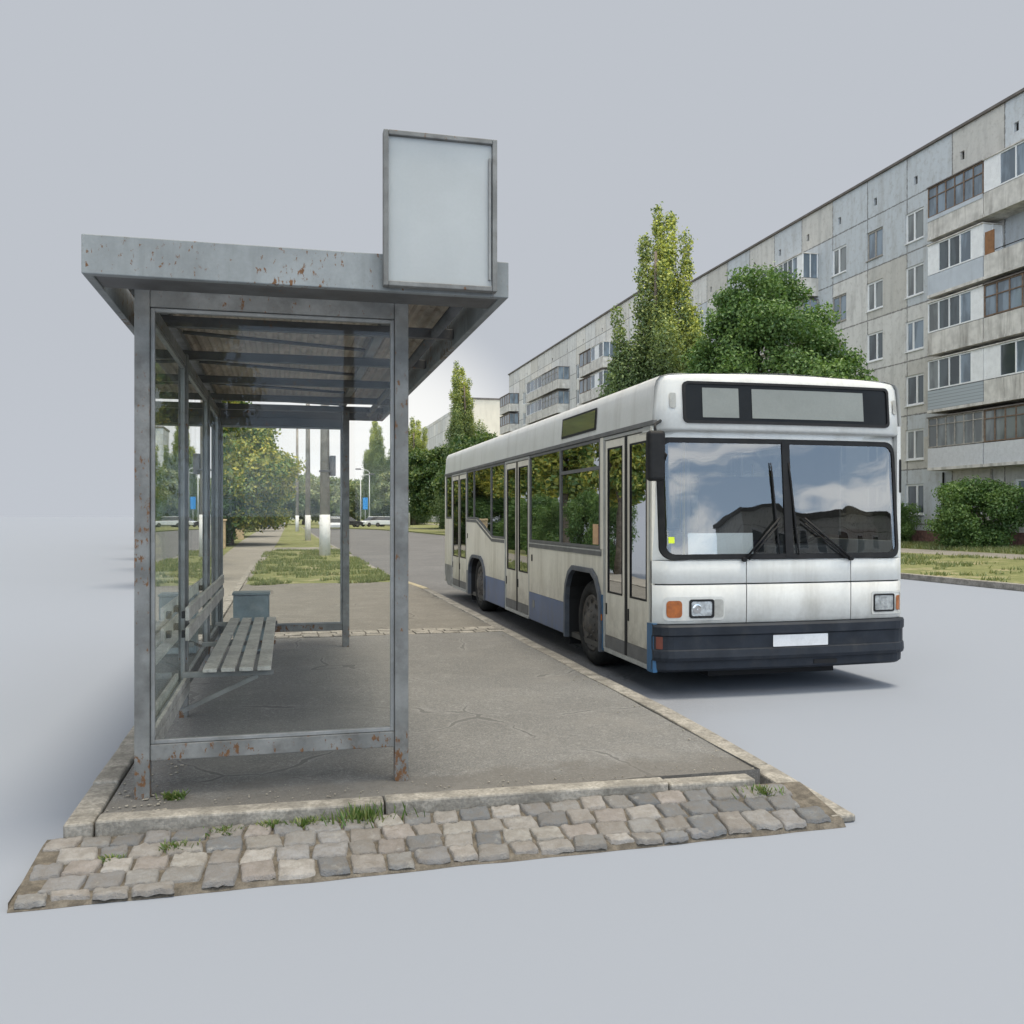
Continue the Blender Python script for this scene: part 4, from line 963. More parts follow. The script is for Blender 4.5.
def make_tree(name, loc, label, cat, leafmat, clumps, n, size, seed, trunk, group=None, ybias=.2, up=.3, ygrad=None):
    t = thing(name, loc, label, cat, group)
    v, f, tn = leaves('crown', clumps, n, size, leafmat, seed, ybias, up, ygrad=ygrad)
    o = colored('crown', v.tolist(), f, tn, leafmat, t, smooth=False)
    me = trunk
    me.v = [(Vector(p) + Vector(loc)) for p in me.v]; me.build('trunk', M['bark'], t)
    return t
def limb_set(clumps, k, z0, z1, seed):
    rd = random.Random(seed); c = rd.sample(clumps, min(k, len(clumps))); return [(rd.uniform(z0, z1), (a[0] * .85, a[1] * .85, a[2])) for a in c]
def place_copy(src, loc, label, scale=(1, 1, 1), rot=0., group=None, mat=None):
    c = copy_tree(src, None, loc); c['label'] = label; c.scale = scale; c.rotation_euler = (0, 0, rot)
    if group: c['group'] = group
    return c
TG = 'trees along the street'
# maple on the right verge
cl = broad_clumps(3, 2.9, 3.3, 6.8, 120, .74)
cl += broad_clumps(31, 1.9, 1.5, 9.6, 30, .6)
cl += [(p[0] - 2.5, p[1] + 1.1, *p[2:]) for p in broad_clumps(33, 1.5, 1.6, 5.6, 30, .6)] + [(p[0] + 2.6, p[1] - 1.1, *p[2:]) for p in broad_clumps(35, 1.2, 1.3, 6.6, 22, .55)] + [(p[0] - 1.2, p[1] + .5, *p[2:]) for p in broad_clumps(37, 1.1, 1.1, 9.3, 18, .5)] + [(p[0] - 3.7, p[1] + 1.6, *p[2:]) for p in broad_clumps(39, 1.3, 1.3, 4.9, 24, .5)]
maple = make_tree('maple_tree', (18.35, 32.45, .03), 'broad deep green maple rising behind the bus roof in front of the apartment block', 'tree', M['leaf_maple'], cl, 125000, .07, 1, trunkmesh(7.5, .24, limb_set(cl, 22, 2.4, 6.5, 2), 3), TG, ybias=.15)
# tall poplar
pc = []; rd_ = random.Random(15)
for dx, tf, rr_ in ((.15, 1.0, .50), (.62, .985, .46), (1.22, .90, .48), (-.45, .91, .48), (1.6, .70, .5), (-1.5, .68, .46), (.35, .80, .8), (-1.0, .60, .62), (1.05, .62, .7), (-1.75, .50, .45), (0, .6, .9), (1.5, .44, .55), (-.5, .45, 1.0), (.7, .4, 1.0)):
    dx *= 1.22; top = 17.15 * tf; dp = rd_.uniform(-.9, .9); n_ = int(34 * tf); rr_ *= 1.6
    for q_ in range(n_):
        t_ = q_ / n_; z_ = 1.4 + (top - 1.6) * t_ + rd_.uniform(-.3, .3)
        tp = max(.16, 1 - max(0, t_ - .55) / .47) * rr_ * (.75 + .5 * mnoise.noise(Vector((dx * 3, z_ * .8, 2.)))  + .25)
        a_ = rd_.uniform(0, 6.28); e_ = rd_.uniform(0, .8) * tp; l_ = dx * (.8 + .2 * t_) + e_ * math.cos(a_); w_ = dp + e_ * math.sin(a_) * 1.2
        sz = (.30 + .38 * tp) * rd_.uniform(.75, 1.2); pc.append((l_ * .92 + w_ * .39, -l_ * .39 + w_ * .92, z_, sz, sz, sz * 1.7))
sunlit_yg = lambda P: np.clip(.10 + .40 * np.clip(P[:, 2] - 8., 0, 9) * (.45 + .55 * np.clip(P[:, 0] + .3, 0, 1.2)), .1, 2.6)  # sunlight put into the leaf colour: yellower towards the top and right
poplar = make_tree('poplar_tree', (17.55, 42., .03), 'tall poplar with painted sunlit yellow top standing left of the maple, above the middle of the bus', 'tree', M['leaf_poplar'], pc, 230000, .074, 6, trunkmesh(14.5, .26, limb_set(pc, 30, 2., 11, 4), 5), TG, ybias=.28, up=.1, ygrad=sunlit_yg)
# left broad tree (golden green)
cl2 = broad_clumps(11, 3.4, 3.4, 4.1, 150, .85)
ltree = make_tree('broadleaf_tree', (-3.0, 52., -.02), 'golden green broad tree over the footpath, seen through the left of the shelter glass', 'tree', M['leaf_left'], cl2, 80000, .095, 12, trunkmesh(5.2, .22, limb_set(cl2, 18, 1.6, 4.5, 6), 7), TG, ybias=.30)
# dark broad trees on the far right side of the road
cl3 = broad_clumps(21, 4.2, 4.4, 5.2, 120, 1.15)
dtree = make_tree('dark_tree', (19.0, 88., .02), 'dark dense tree directly left of the bus rear, low over the road edge', 'tree', M['leaf_dark'], cl3, 36000, .18, 22, trunkmesh(6.5, .3, limb_set(cl3, 14, 1.5, 5.5, 9), 8), TG, ybias=.12)
fcl = broad_clumps(27, 4.2, 4.8, 5.2, 90, 1.2)
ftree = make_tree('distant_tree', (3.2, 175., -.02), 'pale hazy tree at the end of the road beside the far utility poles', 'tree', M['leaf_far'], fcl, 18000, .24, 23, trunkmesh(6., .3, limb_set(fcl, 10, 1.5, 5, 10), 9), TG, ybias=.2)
place_copy(dtree, (22.0, 84., .05), 'dark tree peeping over the bus roof at its rear corner', (.95, .95, .85), 1.2)
place_copy(dtree, (23.5, 75., .05), 'dark tree above the rear third of the bus roof', (.9, .9, .74), 2.2)
place_copy(dtree, (18.6, 112., .02), 'dark tree right of the front right shelter post, behind the pale lamp post', (1.0, 1.0, 1.05), 3.)
place_copy(poplar, (20.3, 106., .02), 'sunlit poplar between the shelter post and the bus rear', (1.25, 1.25, 1.16), 1.4)
place_copy(poplar, (16.4, 165., .02), 'narrow hazy poplar just left of the front right shelter post', (1.3, 1.3, 1.13), 2.6)
place_copy(poplar, (20.3, 150., .02), 'yellowish poplar hidden partly by the front right shelter post', (1.4, 1.4, 1.05), .6)
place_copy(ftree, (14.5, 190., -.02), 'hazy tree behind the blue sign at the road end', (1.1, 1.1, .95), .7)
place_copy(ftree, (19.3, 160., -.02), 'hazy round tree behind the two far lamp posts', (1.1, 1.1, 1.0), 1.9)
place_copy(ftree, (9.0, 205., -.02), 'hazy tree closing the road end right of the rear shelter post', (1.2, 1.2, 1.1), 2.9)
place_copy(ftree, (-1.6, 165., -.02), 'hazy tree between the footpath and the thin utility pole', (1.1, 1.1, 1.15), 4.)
place_copy(ltree, (-4.4, 72., -.02), 'second broad tree in the row over the footpath', (1.05, 1.05, 1.0), 1.1)
place_copy(ltree, (-4.8, 98., -.02), 'third broad tree of the row, deep over the footpath end', (1.15, 1.15, 1.05), 2.3)
place_copy(ftree, (-6.5, 135., -.02), 'hazy tree at the far end of the footpath', (1.1, 1.1, 1.0), 5.)
place_copy(ltree, (-5.2, -13., ZR), 'broad tree standing behind the viewer, mirrored in the shelter front glass', (1.1, 1.1, 1.45), 2.0)
scl = broad_clumps(61, .85, 2.9, 4.3, 60, .42)
stree = make_tree('street_tree', (-2.1, 23.5, -.01), 'slim leafy tree seen through the left shelter wall, nearest of three', 'tree', M['leaf_left'], scl, 26000, .075, 62, trunkmesh(4.6, .13, limb_set(scl, 14, 1.5, 4., 6), 17), TG, ybias=.3)
place_copy(stree, (-2.75, 30.5, -.02), 'slim leafy tree seen through the left shelter wall, middle of three', (1.15, 1.15, 1.1), 1.)
place_copy(stree, (-3.55, 38., -.02), 'slim leafy tree seen through the left shelter wall, furthest of three', (1.35, 1.35, 1.2), 2.)
# shrubs by the building
bc = broad_clumps(41, 1.55, 1.5, 1.45, 60, .5)
bc += [(x * .9, y * .9, .4, .5, .5, .4) for x, y in ((1, 0), (-1, .3), (0, 1), (.2, -1), (-.7, -.7), (.8, .7))]
shrub = make_tree('shrub', (27.7, 32.2, .19), 'rounded dark green shrub on the grass below the balconies', 'shrub', M['leaf_maple'], bc, 32000, .055, 42, trunkmesh(1.6, .06, limb_set(bc, 10, .2, .9, 4), 4), 'shrubs by the apartment block', ybias=.1)
for i_, (x_, y_, q_, lab) in enumerate(((-2.45, 25.0, .36, 'first'), (-2.8, 28.2, .40, 'second'), (-3.15, 33.0, .50, 'third'), (-3.6, 36.5, .55, 'fourth'), (-4.1, 42.0, .7, 'fifth'))):
    place_copy(shrub, (x_, y_, -.02), '%s shrub of the row left of the footpath, counting from the shelter' % lab, (q_, q_, .72 + .1 * (i_ % 2)), i_ * 1.3, 'shrubs left of the footpath')
place_copy(shrub, (-4.3, 50.5, -.02), 'shrub filling the ground under the nearest golden green broad tree', (1.2, 1.2, .95), .5, 'shrubs left of the footpath')
place_copy(shrub, (-4.2, 58.0, -.02), 'shrub between the two tan gate pillars', (1.0, 1.0, .85), 1.7, 'shrubs left of the footpath')
place_copy(shrub, (-4.6, 71.0, -.02), 'shrub under the second broad tree of the footpath row', (1.2, 1.2, 1.), 2.7, 'shrubs left of the footpath')
place_copy(shrub, (28.7, 39.0, .19), 'narrow shrub half hidden by the right edge of the bus', (.62, .62, .72), 2., 'shrubs by the apartment block')
place_copy(shrub, (26.5, 62.0, .19), 'shrub at the block wall far behind the bus', (1., 1., 1.), 1., 'shrubs by the apartment block')

# ------------------------------------------------------------------ buildings
def window_proto(name, wy, hz, mat_f, mat_p, parent, sash=(.42,), fw=.095, sill=True):
    """faces -x; centred at the part's origin"""
    m = MB(); a, b, c, d = -wy / 2, wy / 2, -hz / 2, hz / 2
    m.box(.06, .12, a, a + fw, c, d).box(.06, .12, b - fw, b, c, d).box(.06, .12, a + fw, b - fw, c, c + fw).box(.06, .12, a + fw, b - fw, d - fw, d)
    for s in sash: y = a + wy * s; m.box(.058, .12, y - fw * .55, y + fw * .55, c + fw, d - fw)
    if sill: m.box(-.07, .058, a - .03, b + .03, c - .04, c - .005)
    f = m.build(name, mat_f, None); f.parent = parent
    p = MB().quad((.10, a + fw, c + fw), (.10, a + fw, d - fw), (.10, b - fw, d - fw), (.10, b - fw, c + fw)).build('pane', mat_p, None, normals=False); p.parent = f
    return f
def wall_holes(X, Y0, Y1, Z0, Z1, holes, mat, parent, depth=.14, back=12.):
    ys = sorted(set([Y0, Y1] + [h[0] for h in holes] + [h[1] for h in holes])); zs = sorted(set([Z0, Z1] + [h[2] for h in holes] + [h[3] for h in holes]))
    m = MB(); S = [(h[0], h[1], h[2], h[3]) for h in holes]
    for a, b in zip(ys, ys[1:]):
        col = [h for h in S if h[0] < (a + b) / 2 < h[1]]
        run = None
        for c, d in zip(zs, zs[1:]):
            if any(h[2] < (c + d) / 2 < h[3] for h in col):
                if run: m.quad((X, a, run[0]), (X, b, run[0]), (X, b, run[1]), (X, a, run[1])); run = None
            else: run = (run[0], d) if run else (c, d)
        if run: m.quad((X, a, run[0]), (X, b, run[0]), (X, b, run[1]), (X, a, run[1]))
    for a, b, c, d in S:
        e = X + depth
        m.quad((X, a, c), (X, b, c), (e, b, c), (e, a, c)).quad((X, a, d), (X, b, d), (e, b, d), (e, a, d)).quad((X, a, c), (X, a, d), (e, a, d), (e, a, c)).quad((X, b, c), (X, b, d), (e, b, d), (e, b, c))
    m.quad((X, Y0, Z0), (X + back, Y0, Z0), (X + back, Y0, Z1), (X, Y0, Z1)).quad((X, Y1, Z0), (X + back, Y1, Z0), (X + back, Y1, Z1), (X, Y1, Z1)).quad((X + back, Y0, Z0), (X + back, Y1, Z0), (X + back, Y1, Z1), (X + back, Y0, Z1))
    m.quad((X, Y0, Z1), (X + back, Y0, Z1), (X + back, Y1, Z1), (X, Y1, Z1))
    return m.build('wall', mat, parent, normals=False)
def balcony(parent, XB, XF, y0, y1, zb, style, near_end=True):
    """parapet, slab, glazing. y0 < y1"""
    par = {'concrete': M['concrete'], 'sheet': M['sheetblue'], 'siding': M['siding'], 'white': M['plate']}[style.get('par', 'concrete')]
    b = MB().box(XF, XF + .09, y0, y1, zb + .13, zb + 1.02).box(XF + .091, XB, y0, y0 + .07, zb + .13, zb + 1.02).box(XF + .091, XB, y1 - .07, y1, zb + .13, zb + 1.02)
    bp = b.build('balcony', par, parent)
    MB().box(XF - .03, XB, y0 - .01, y1 + .01, zb, zb + .129).build('balcony_slab', M['concrete'], bp)
    if style.get('ledge'): MB().box(XF - .025, XF - .001, y0, y1, zb + .86, zb + 1.04).build('ledge', M[style['ledge']], bp)
    if style.get('open'):
        MB().box(XB - .02, XB - .002, y0 + .5, y0 + 1.9, zb + .9, zb + 2.3).build('back_pane', M['pane'], bp)
        MB().box(XF + .01, XF + .06, y1 - .55, y1 - .05, zb + 1.03, zb + 2.0).build('board', M['board'], bp)
        MB().box(XF + .02, XF + .05, y0, y1 - .6, zb + 1.12, zb + 1.15).build('hand_rail', M['black'], bp)
        return
    g0, g1 = zb + 1.05, zb + style.get('top', 2.42); fm = M[style['frame']]; fw = style.get('fw', .06)
    ys = [y0 + .02 + (y1 - y0 - .04) * i / style['n'] for i in range(style['n'] + 1)]
    m = MB()
    for y in ys: m.box(XF + .012, XF + .08, y - fw / 2, y + fw / 2, g0, g1)
    m.box(XF + .014, XF + .078, ys[0] + fw / 2, ys[-1] - fw / 2, g0, g0 + fw).box(XF + .014, XF + .078, ys[0] + fw / 2, ys[-1] - fw / 2, g1 - fw, g1)
    if style.get('transom'): zt = g0 + (g1 - g0) * style['transom']; m.box(XF + .015, XF + .077, ys[0] + fw / 2, ys[-1] - fw / 2, zt - fw * .4, zt + fw * .4)
    for ye in (y0 + .02, y1 - .02):
        for xx in (XB - .06, (XB + XF) / 2): m.box(xx - fw / 2, xx + fw / 2, ye - fw / 2, ye + fw / 2, g0, g1)
    gl = m.build('balcony_frame', fm, bp)
    blanks = style.get('blank', ())
    for i in range(style['n']):
        pm = M['upvc'] if i in blanks else M[['pane', 'pane_b', 'pane_c', 'pane'][(i * 7 + int(zb * 3)) % 4] if not style.get('pane') else style['pane']]
        off = .02 if i in blanks else .05
        MB().quad((XF + off, ys[i], g0), (XF + off, ys[i + 1], g0), (XF + off, ys[i + 1], g1), (XF + off, ys[i], g1)).build('balcony_pane', pm, bp, normals=False)
    for ye in (y0 + .03, y1 - .03): MB().quad((XF + .09, ye, g0), (XB - .01, ye, g0), (XB - .01, ye, g1), (XF + .09, ye, g1)).build('balcony_pane', M['upvc'] if style.get('endblank') else M['pane_b'], bp, normals=False)
    MB().box(XF - .05, XB, y0 - .02, y1 + .02, g1 + .005, g1 + .055).build('balcony_roof', M['coping'] if style['frame'] != 'upvc' else M['concrete'], bp)

XA = 30.; ZB0 = .19
A = thing('apartment_building', (XA, 40., ZB0), 'grey concrete panel apartment block with mismatched glazed balconies, filling the right edge', 'building')
cols = [39.2, 42.35, 45.55, 58.6, 61.8, 65.0]; FL = [2.37 + 2.69 * k for k in range(6)]
WY, WH = 1.36, 1.5
holes = [(y - WY / 2, y + WY / 2, z - WH / 2, z + WH / 2) for y in cols for z in FL]
gnd = [35.2, 32.1, 29.2]; holes += [(y - WY / 2, y + WY / 2, FL[0] - WH / 2, FL[0] + WH / 2) for y in gnd]
ext = [22.4, 19.2]
holes += [(y - WY / 2, y + WY / 2, z - WH / 2, z + WH / 2) for y in ext for z in FL[1:]]
vents = [y + .3 for y in (29.2, 32.4, 35.6, 38.8, 42.0, 45.2, 48.4, 51.6, 54.8, 58.0, 61.2, 64.4)]
holes += [(y - .13, y + .13, 17.82, 18.22) for y in vents]
RZA = 19.3
wall_holes(XA, 12., 70., ZB0 + .66, RZA, holes, M['panel'], A)
MB().box(XA - .03, XA + 12, 12, 70, ZB0 - .1, ZB0 + .66).build('plinth', M['plinth'], A)
MB().box(XA - .12, XA + 12, 11.9, 70.1, RZA + .003, RZA + .12).build('coping', M['coping'], A)
for y, w in ((44.0, .9), (63.5, .7)): MB().box(XA + .5, XA + 1.3, y, y + w, RZA + .12, RZA + .5).build('roof_vent', M['coping'], A, bevel=.05)
for y in vents: MB().quad((XA + .13, y - .14, 17.8), (XA + .13, y + .14, 17.8), (XA + .13, y + .14, 18.24), (XA + .13, y - .14, 18.24)).build('vent', M['gap'], A, normals=False)
protos = [window_proto('window', WY, WH, M['upvc'], M['pane'], A, (.42,)), window_proto('window', WY, WH, M['upvc'], M['pane_c'], A, (.55,)), window_proto('window', WY, WH, M['greywood'], M['pane_b'], A, (.5,)), window_proto('window', WY, WH, M['upvc'], M['pane_b'], A, (.62,))]
rw = random.Random(4); used = set()
def put_window(protos, y, z, X, parent, base):
    i = rw.choice([0, 0, 1, 1, 2, 3]); p = protos[i]; loc = (X - base[0] + 0., y - base[1], z - base[2])
    if p.name not in used: used.add(p.name); p.location = loc
    else: copy_tree(p, parent, loc)
for y in cols:
    for z in FL: put_window(protos, y, z, XA, A, (XA, 40., ZB0))
for y in gnd: put_window(protos, y, FL[0], XA, A, (XA, 40., ZB0))
for y in ext:
    for z in FL[1:]: 
        if not (abs(y) > 100): MB().quad((XA + .12, y - WY / 2, z - WH / 2), (XA + .12, y + WY / 2, z - WH / 2), (XA + .12, y + WY / 2, z + WH / 2), (XA + .12, y - WY / 2, z + WH / 2)).build('window', M['pane'], A, normals=False)
SL = [dict(par='white', frame='greywood', n=6, pane='pane_c', transom=.75, fw=.05), dict(par='siding', frame='upvc', n=5, blank=(0,), transom=None),
      dict(par='concrete', frame='upvc', n=5, blank=(0,)), dict(par='sheet', frame='upvc', n=5, blank=(0, 4), endblank=True), dict(par='concrete', frame='brownwood', n=6, pane='pane_b', transom=.66, fw=.05, ledge='sheetblue')]
SR = [dict(par='white', frame='brownwood', n=6, transom=.72, pane='pane_c', fw=.05), dict(par='concrete', frame='upvc', n=4, blank=(3,)),
      dict(par='concrete', frame='brownwood', n=5, transom=.62, pane='pane_b', fw=.06), dict(open=1), dict(par='concrete', frame='upvc', n=4, blank=(3,), pane='pane_b')]
for k in range(5):
    zb = 3.65 + 2.665 * k
    balcony(A, XA - .002, 28.95, 33.42, 36.9, zb, SL[k]); balcony(A, XA - .002, 28.95, 29.85, 33.36, zb, SR[k])
    balcony(A, XA - .002, 28.95, 47.6, 50.3, zb, SL[(k + 2) % 5 if k != 4 else 2]); balcony(A, XA - .002, 28.95, 50.4, 53.1, zb, SR[(k + 1) % 5 if k != 4 else 1])
    if k > 1: balcony(A, XA - .002, 28.95, 66.6, 69.4, zb, SL[(k + 1) % 5])
B('drain_pipe', M['black'], A, (XA - .12, XA - .04, 37.02, 37.1, .9, 3.6), bevel=.02); B('drain_pipe', M['greywood'], A, (XA - .12, XA - .04, 34.0, 34.08, .9, 3.6), bevel=.02)
# second block further along
XB_ = 31.; 
Bd = thing('apartment_building', (XB_, 100., .19), 'second long pale panel block further up the street, left of the tall poplar', 'building')
cols2 = [81.6, 92.6, 95.8, 116.2, 119.4] ; F2 = [3.6 + 2.75 * k for k in range(6)]
holes = [(y - .75, y + .75, z - .8, z + .8) for y in cols2 for z in F2] + [(y - .15, y + .15, 20.1, 20.5) for y in (82, 88, 94, 100, 106, 112, 118, 124)]
wall_holes(XB_, 76., 128., .19, 21.7, holes, M['panel2'], Bd)
MB().box(XB_ - .15, XB_ + 12, 75.9, 128.1, 21.703, 21.85).build('coping', M['coping'], Bd)
MB().box(XB_ + .6, XB_ + 1.6, 92.5, 94., 21.85, 22.3).build('roof_vent', M['coping'], Bd)
p2 = [window_proto('window', 1.5, 1.6, M['upvc'], M['pane'], Bd, (.5,), .09, False), window_proto('window', 1.5, 1.6, M['upvc'], M['pane_c'], Bd, (.5,), .09, False), window_proto('window', 1.5, 1.6, M['greywood'], M['pane'], Bd, (.4,), .09, False), window_proto('window', 1.5, 1.6, M['upvc'], M['pane_b'], Bd, (.6,), .09, False)]
for y in cols2:
    for z in F2: put_window(p2, y, z, XB_, Bd, (XB_, 100., .19))
for k in range(2, 6):
    zb = 1.75 + 2.75 * k + .4
    for a, b, q in ((83.9, 87.5, 0), (87.6, 91.2, 2), (99.0, 105.6, 1), (105.7, 112.8, 3), (122.2, 127.8, 4)):
        st = [dict(par='concrete', frame='upvc', n=3, blank=(1,)), dict(par='concrete', frame='greywood', n=5, pane='pane_c', transom=.6), dict(par='concrete', frame='brownwood', n=3), dict(par='concrete', frame='upvc', n=4), dict(par='concrete', frame='brownwood', n=4, pane='pane_c')][(q + (k == 3)) % 5]
        balcony(Bd, XB_ - .002, XB_ - 1.4, a, b, zb, st)
E_ = thing('apartment_building', (58., -50., ZR), 'low pale block behind the viewer, mirrored in the bus windscreen', 'building')
MB().box(29.5, 90., -58., -47., ZR, 10.2).build('wall', M['panel2'], E_); MB().box(29.2, 90.3, -58.2, -46.7, 10.21, 10.6).build('coping', M['coping'], E_)
for x_ in range(32, 60, 4):
    for z in (2.6, 5.2, 7.8):
        q = MB().box(x_ - .9, x_ + .9, -46.99, -46.9, z - .85, z + .85).build('window', M['upvc'], E_)
        MB().quad((x_ - .75, -46.88, z - .7), (x_ + .75, -46.88, z - .7), (x_ + .75, -46.88, z + .7), (x_ - .75, -46.88, z + .7)).build('pane', M['pane'], q, normals=False)
# pale block whose end wall faces the viewer
Cc = thing('apartment_building', (38., 172., 0), 'cream end wall of a lower block between the far poplar and the second block', 'building')
MB().box(33.5, 50., 170.4, 176., 0, 23.6).build('wall', M['endwall'], Cc); MB().box(33.3, 50., 170.2, 176.1, 23.61, 23.9).build('coping', M['coping'], Cc)
MB().box(33.0, 50, 176.01, 230., 0, 23.2).build('rear_wing', M['panel2'], Cc)
for z in (8.5, 11.5, 14.5, 17.5, 20.5):
    for y in (180., 186.): 
        q = MB().box(32.9, 32.98, y - 1., y + 1., z - .9, z + .9).build('window', M['upvc'], Cc); MB().quad((32.89, y - .8, z - .7), (32.89, y + .8, z - .7), (32.89, y + .8, z + .7), (32.89, y - .8, z + .7)).build('pane', M['pane'], q, normals=False)
D = thing('apartment_building', (30., 245., 0), 'distant pale block just right of the front right shelter post', 'building')
MB().box(29., 44., 250., 262., 0, 24.).build('wall', M['panel2'], D); MB().box(28.8, 44.2, 249.8, 262.2, 24.01, 24.5).build('coping', M['coping'], D)

# ------------------------------------------------------------------ poles, lamps, sign, cars, gate pillars
PG = 'concrete utility poles on the grass verge'
def pole(x, y, h, r, label, box=False, base=-.016, wh=1.62):
    t = thing('utility_pole', (x, y, base), label, 'utility pole', PG)
    MB().tube([(x, y, base + wh), (x, y, base + h)], [r * .97, r * .62], 14).build('pole_shaft', M['pole'], t)
    MB().tube([(x, y, base - .05), (x, y, base + wh - .002)], [r * 1.1, r * 1.02], 14).build('painted_base', M['whitewash'], t)
    if box:
        bx = MB().box(x + .19, x + .42, y - .15, y + .15, 3.15, 3.95).build('junction_box', M['steeldark'], t, bevel=.02)
        MB().box(x - r - .02, x + .3, y - r - .02, y + r + .02, 3.3, 3.36).build('pole_band', M['steeldark'], t)
    return t
pole(1.50, 37.3, 11., .205, 'nearest utility pole with white painted base and a dark box on its side', True)
pole(1.35, 60., 12., .17, 'second utility pole with white base, just left of the one carrying the box')
pole(1.1, 96., 12.5, .17, 'third and thinnest utility pole, furthest up the verge')
pole(1.5, -12., 9., .16, 'utility pole behind the viewer, mirrored in the shelter front glass', base=ZR)
LG = 'pale lamp posts along the road'
def lamp(x, y, h, s, label):
    t = thing('street_lamp', (x, y, 0), label, 'street lamp', LG)
    MB().tube([(x, y, -.05), (x, y, h)], [.11, .06], 10).build('lamp_post', M['lamp'], t)
    MB().tube([(x, y, h), (x + s * .4, y, h + .35), (x + s * 1.8, y, h + .5)], .05, 8).build('lamp_arm', M['lamp'], t)
    MB().box(x + s * 1.8 - .45, x + s * 1.8 + .45, y - .2, y + .2, h + .42, h + .62).build('lamp_head', M['steeldark'], t, bevel=.06)
    return t
lamp(16.7, 128., 7.2, -1, 'lamp post just right of the front right shelter post, before dark trees')
lamp(11.7, 150., 7.8, 1, 'lamp post left of the blue sign at the road end')
lamp(13.1, 150., 8.6, -1, 'taller lamp post right of the blue sign at the road end')
bs = thing('road_sign', (12.3, 149., 0), 'small bright blue sign board between the two far lamp posts', 'sign')
MB().box(11.95, 12.75, 148.97, 149.03, 2.6, 4.5).build('sign_board', M['bluesign'], bs, bevel=.01)
MB().tube([(12.35, 149.1, -.05), (12.35, 149.1, 4.4)], .05, 8).build('sign_post', M['lamp'], bs)
def car(x, y, rot, mat, label):
    t = thing('parked_car', (0, 0, 0), label, 'car', 'cars at the end of the road')
    b = MB().prism([(-2.1, .28), (2.1, .28), (2.15, .62), (1.9, .78), (1.15, .88), (-1.3, .92), (-2.05, .86), (-2.15, .6)], 'y', -.84, .84); b.build('body', mat, t, bevel=.06, segs=3)
    c = MB(); P = [(-1.75, .9), (1.2, .88), (.5, 1.40), (-1.2, 1.42)]
    vs = [(p[0], s * (.80 if i < 2 else .62), p[1]) for s in (-1, 1) for i, p in enumerate(P)]
    c.add(vs, [(0, 1, 2, 3), (4, 7, 6, 5), (0, 4, 5, 1), (1, 5, 6, 2), (2, 6, 7, 3), (3, 7, 4, 0)]); c.build('cabin_glass', M['carg'], t, bevel=.03)
    MB().prism([(-1.24, 1.424), (.54, 1.404), (.42, 1.47), (-1.1, 1.49)], 'y', -.63, .63).build('roof', mat, t, bevel=.02)
    for s in (-1, 1):
        for x_ in (-1.3, 1.3):
            w = MB().lathe([(0, 0), (0, .18), (-.0, .2)], 'y', (x_, s * .845, .3), 16).build('wheel', M['rim'], t)
            MB().lathe([(s * .01, .19), (s * .01, .28), (-s * .02, .31), (-s * .19, .31)], 'y', (x_, s * .84, .3), 20).build('tyre', M['tyre'], w)
        MB().box(2.06, 2.155, s * .62 - .16, s * .62 + .16, .58, .70).build('headlight', M['lens'], t, bevel=.02)
    t.location = (x, y, .0); t.rotation_euler = (0, 0, rot); return t
car(12.6, 138., -2.6, M['carw'], 'white car under the blue sign at the road end')
car(14.6, 136., -.4, M['carw'], 'white car right of the blue sign, nearest the right kerb')
car(8.3, 131., .2, M['card_'], 'dark car right of the rear shelter post, at the far kerb')
car(6.9, 140., 3.0, M['carw'], 'white car seen left of the blue sign, side on')
c5 = car(-2.0, 118., 1.4, M['carb'], 'blue car at the far end of the footpath'); c5.location.z = -.02
c6 = car(6.0, 117., 1.57, M['carw'], 'pale car between the box-carrying pole and the rear shelter post'); c6.location.z = ZR
for x, y, lab in ((-3.1, 46.5, 'tan gate pillar at the left of the footpath, nearer of two'), (-3.0, 64., 'tan gate pillar at the left of the footpath, further of two')):
    g = thing('gate_pillar', (x, y, -.02), lab, 'pillar', 'tan pillars by the footpath')
    MB().box(x - .26, x + .26, y - .26, y + .26, -.03, 1.30).build('shaft', M['tan'], g, bevel=.02); MB().box(x - .31, x + .31, y - .31, y + .31, 1.301, 1.40).build('cap', M['tan'], g, bevel=.02)

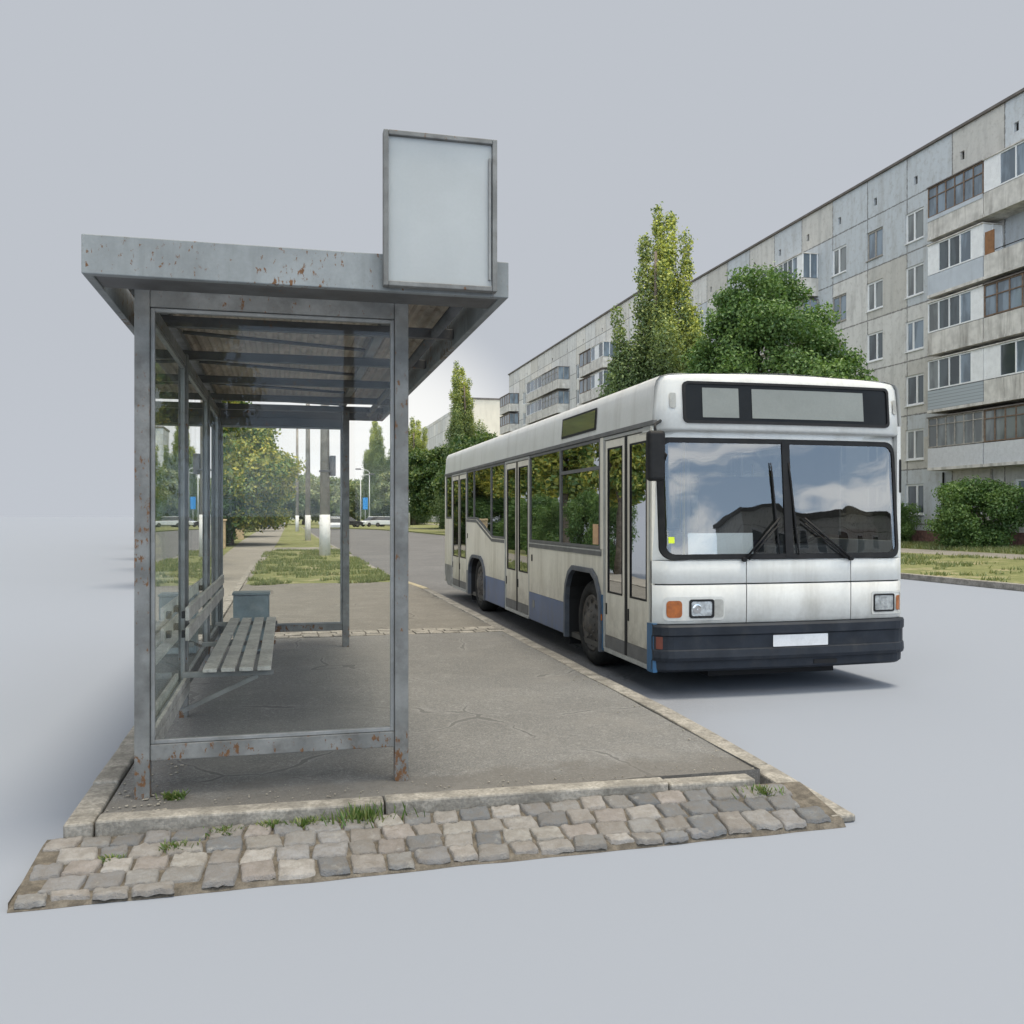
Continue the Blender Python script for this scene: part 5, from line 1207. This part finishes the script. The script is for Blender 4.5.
# ------------------------------------------------------------------ world, sun, camera
w = bpy.data.worlds.new('World'); sc.world = w; w.use_nodes = True
nt = w.node_tree; nt.nodes.clear()
class WN(NT):
    def __init__(s): s.t = nt
k = WN()
d = k.co('Generated'); x, y, z_ = k.sep(d)
g = Vector((math.tan(R(5.2)), 1, .03)).normalized()
dp = k.n('ShaderNodeVectorMath', operation='DOT_PRODUCT'); k.put(dp.inputs[0], d); dp.inputs[1].default_value = g
glow = k.rng(dp.outputs['Value'], math.cos(R(11.8)), math.cos(R(4.)), 0, .95)
front = k.mix(glow, k.mix(k.rng(z_, 0., .22), tuple(q * 1.03 for q in GREY), GREY), (1.0, 1.0, .98))
# towards the viewer's back: blue sky with streaky cloud
cl_ = k.rng(k.noise(2.2, k.scaled(d, (1., 1., 5.5)), 7, .6, .9), .49, .64)
blue = k.mix(k.rng(z_, 0, .45), (.42, .53, .67), (.23, .34, .51))
backs = k.mix(cl_, blue, (.95, .96, .98))
fb = k.rng(y, -.12, -.5, 0, 1)
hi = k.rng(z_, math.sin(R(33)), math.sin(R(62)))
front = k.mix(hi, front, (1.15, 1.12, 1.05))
backs = k.mix(1., backs, k.mix(k.rng(z_, .22, .50), (4.0, 4.05, 4.0), (5.6, 4.55, 3.4)), 'MULTIPLY')  # back and overhead sky boosted, an added out-of-view softbox for fill light
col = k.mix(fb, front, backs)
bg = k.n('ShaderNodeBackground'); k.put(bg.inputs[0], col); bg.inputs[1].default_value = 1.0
ou = k.n('ShaderNodeOutputWorld'); nt.links.new(bg.outputs[0], ou.inputs[0])
sun = bpy.data.lights.new('sun', 'SUN'); sun.energy = 3.6; sun.angle = R(17); sun.color = (1., .90, .72)
so = bpy.data.objects.new('sun', sun); COL.objects.link(so)
so.rotation_euler = Vector((-.15, .13, -.98)).to_track_quat('-Z', 'Y').to_euler(); so.location = (10, 0, 30)

cam = bpy.data.cameras.new('camera'); co_ = bpy.data.objects.new('camera', cam); COL.objects.link(co_)
cam.sensor_width = 36; cam.lens = 36 * 920 / 1024; cam.shift_y = 4 / 1024; cam.clip_end = 6000; cam.clip_start = .05
co_.location = (0, 0, 1.55); co_.rotation_euler = (R(90), 0, -R(13.8))
sc.camera = co_
sc.view_settings.view_transform = 'Standard'; sc.view_settings.look = 'None'; sc.view_settings.exposure = 0; sc.view_settings.gamma = 1
sc.render.engine = 'CYCLES'
sc.cycles.max_bounces = 8; sc.cycles.transparent_max_bounces = 16; sc.cycles.use_denoising = True
sc.cycles.caustics_reflective = False; sc.cycles.caustics_refractive = False
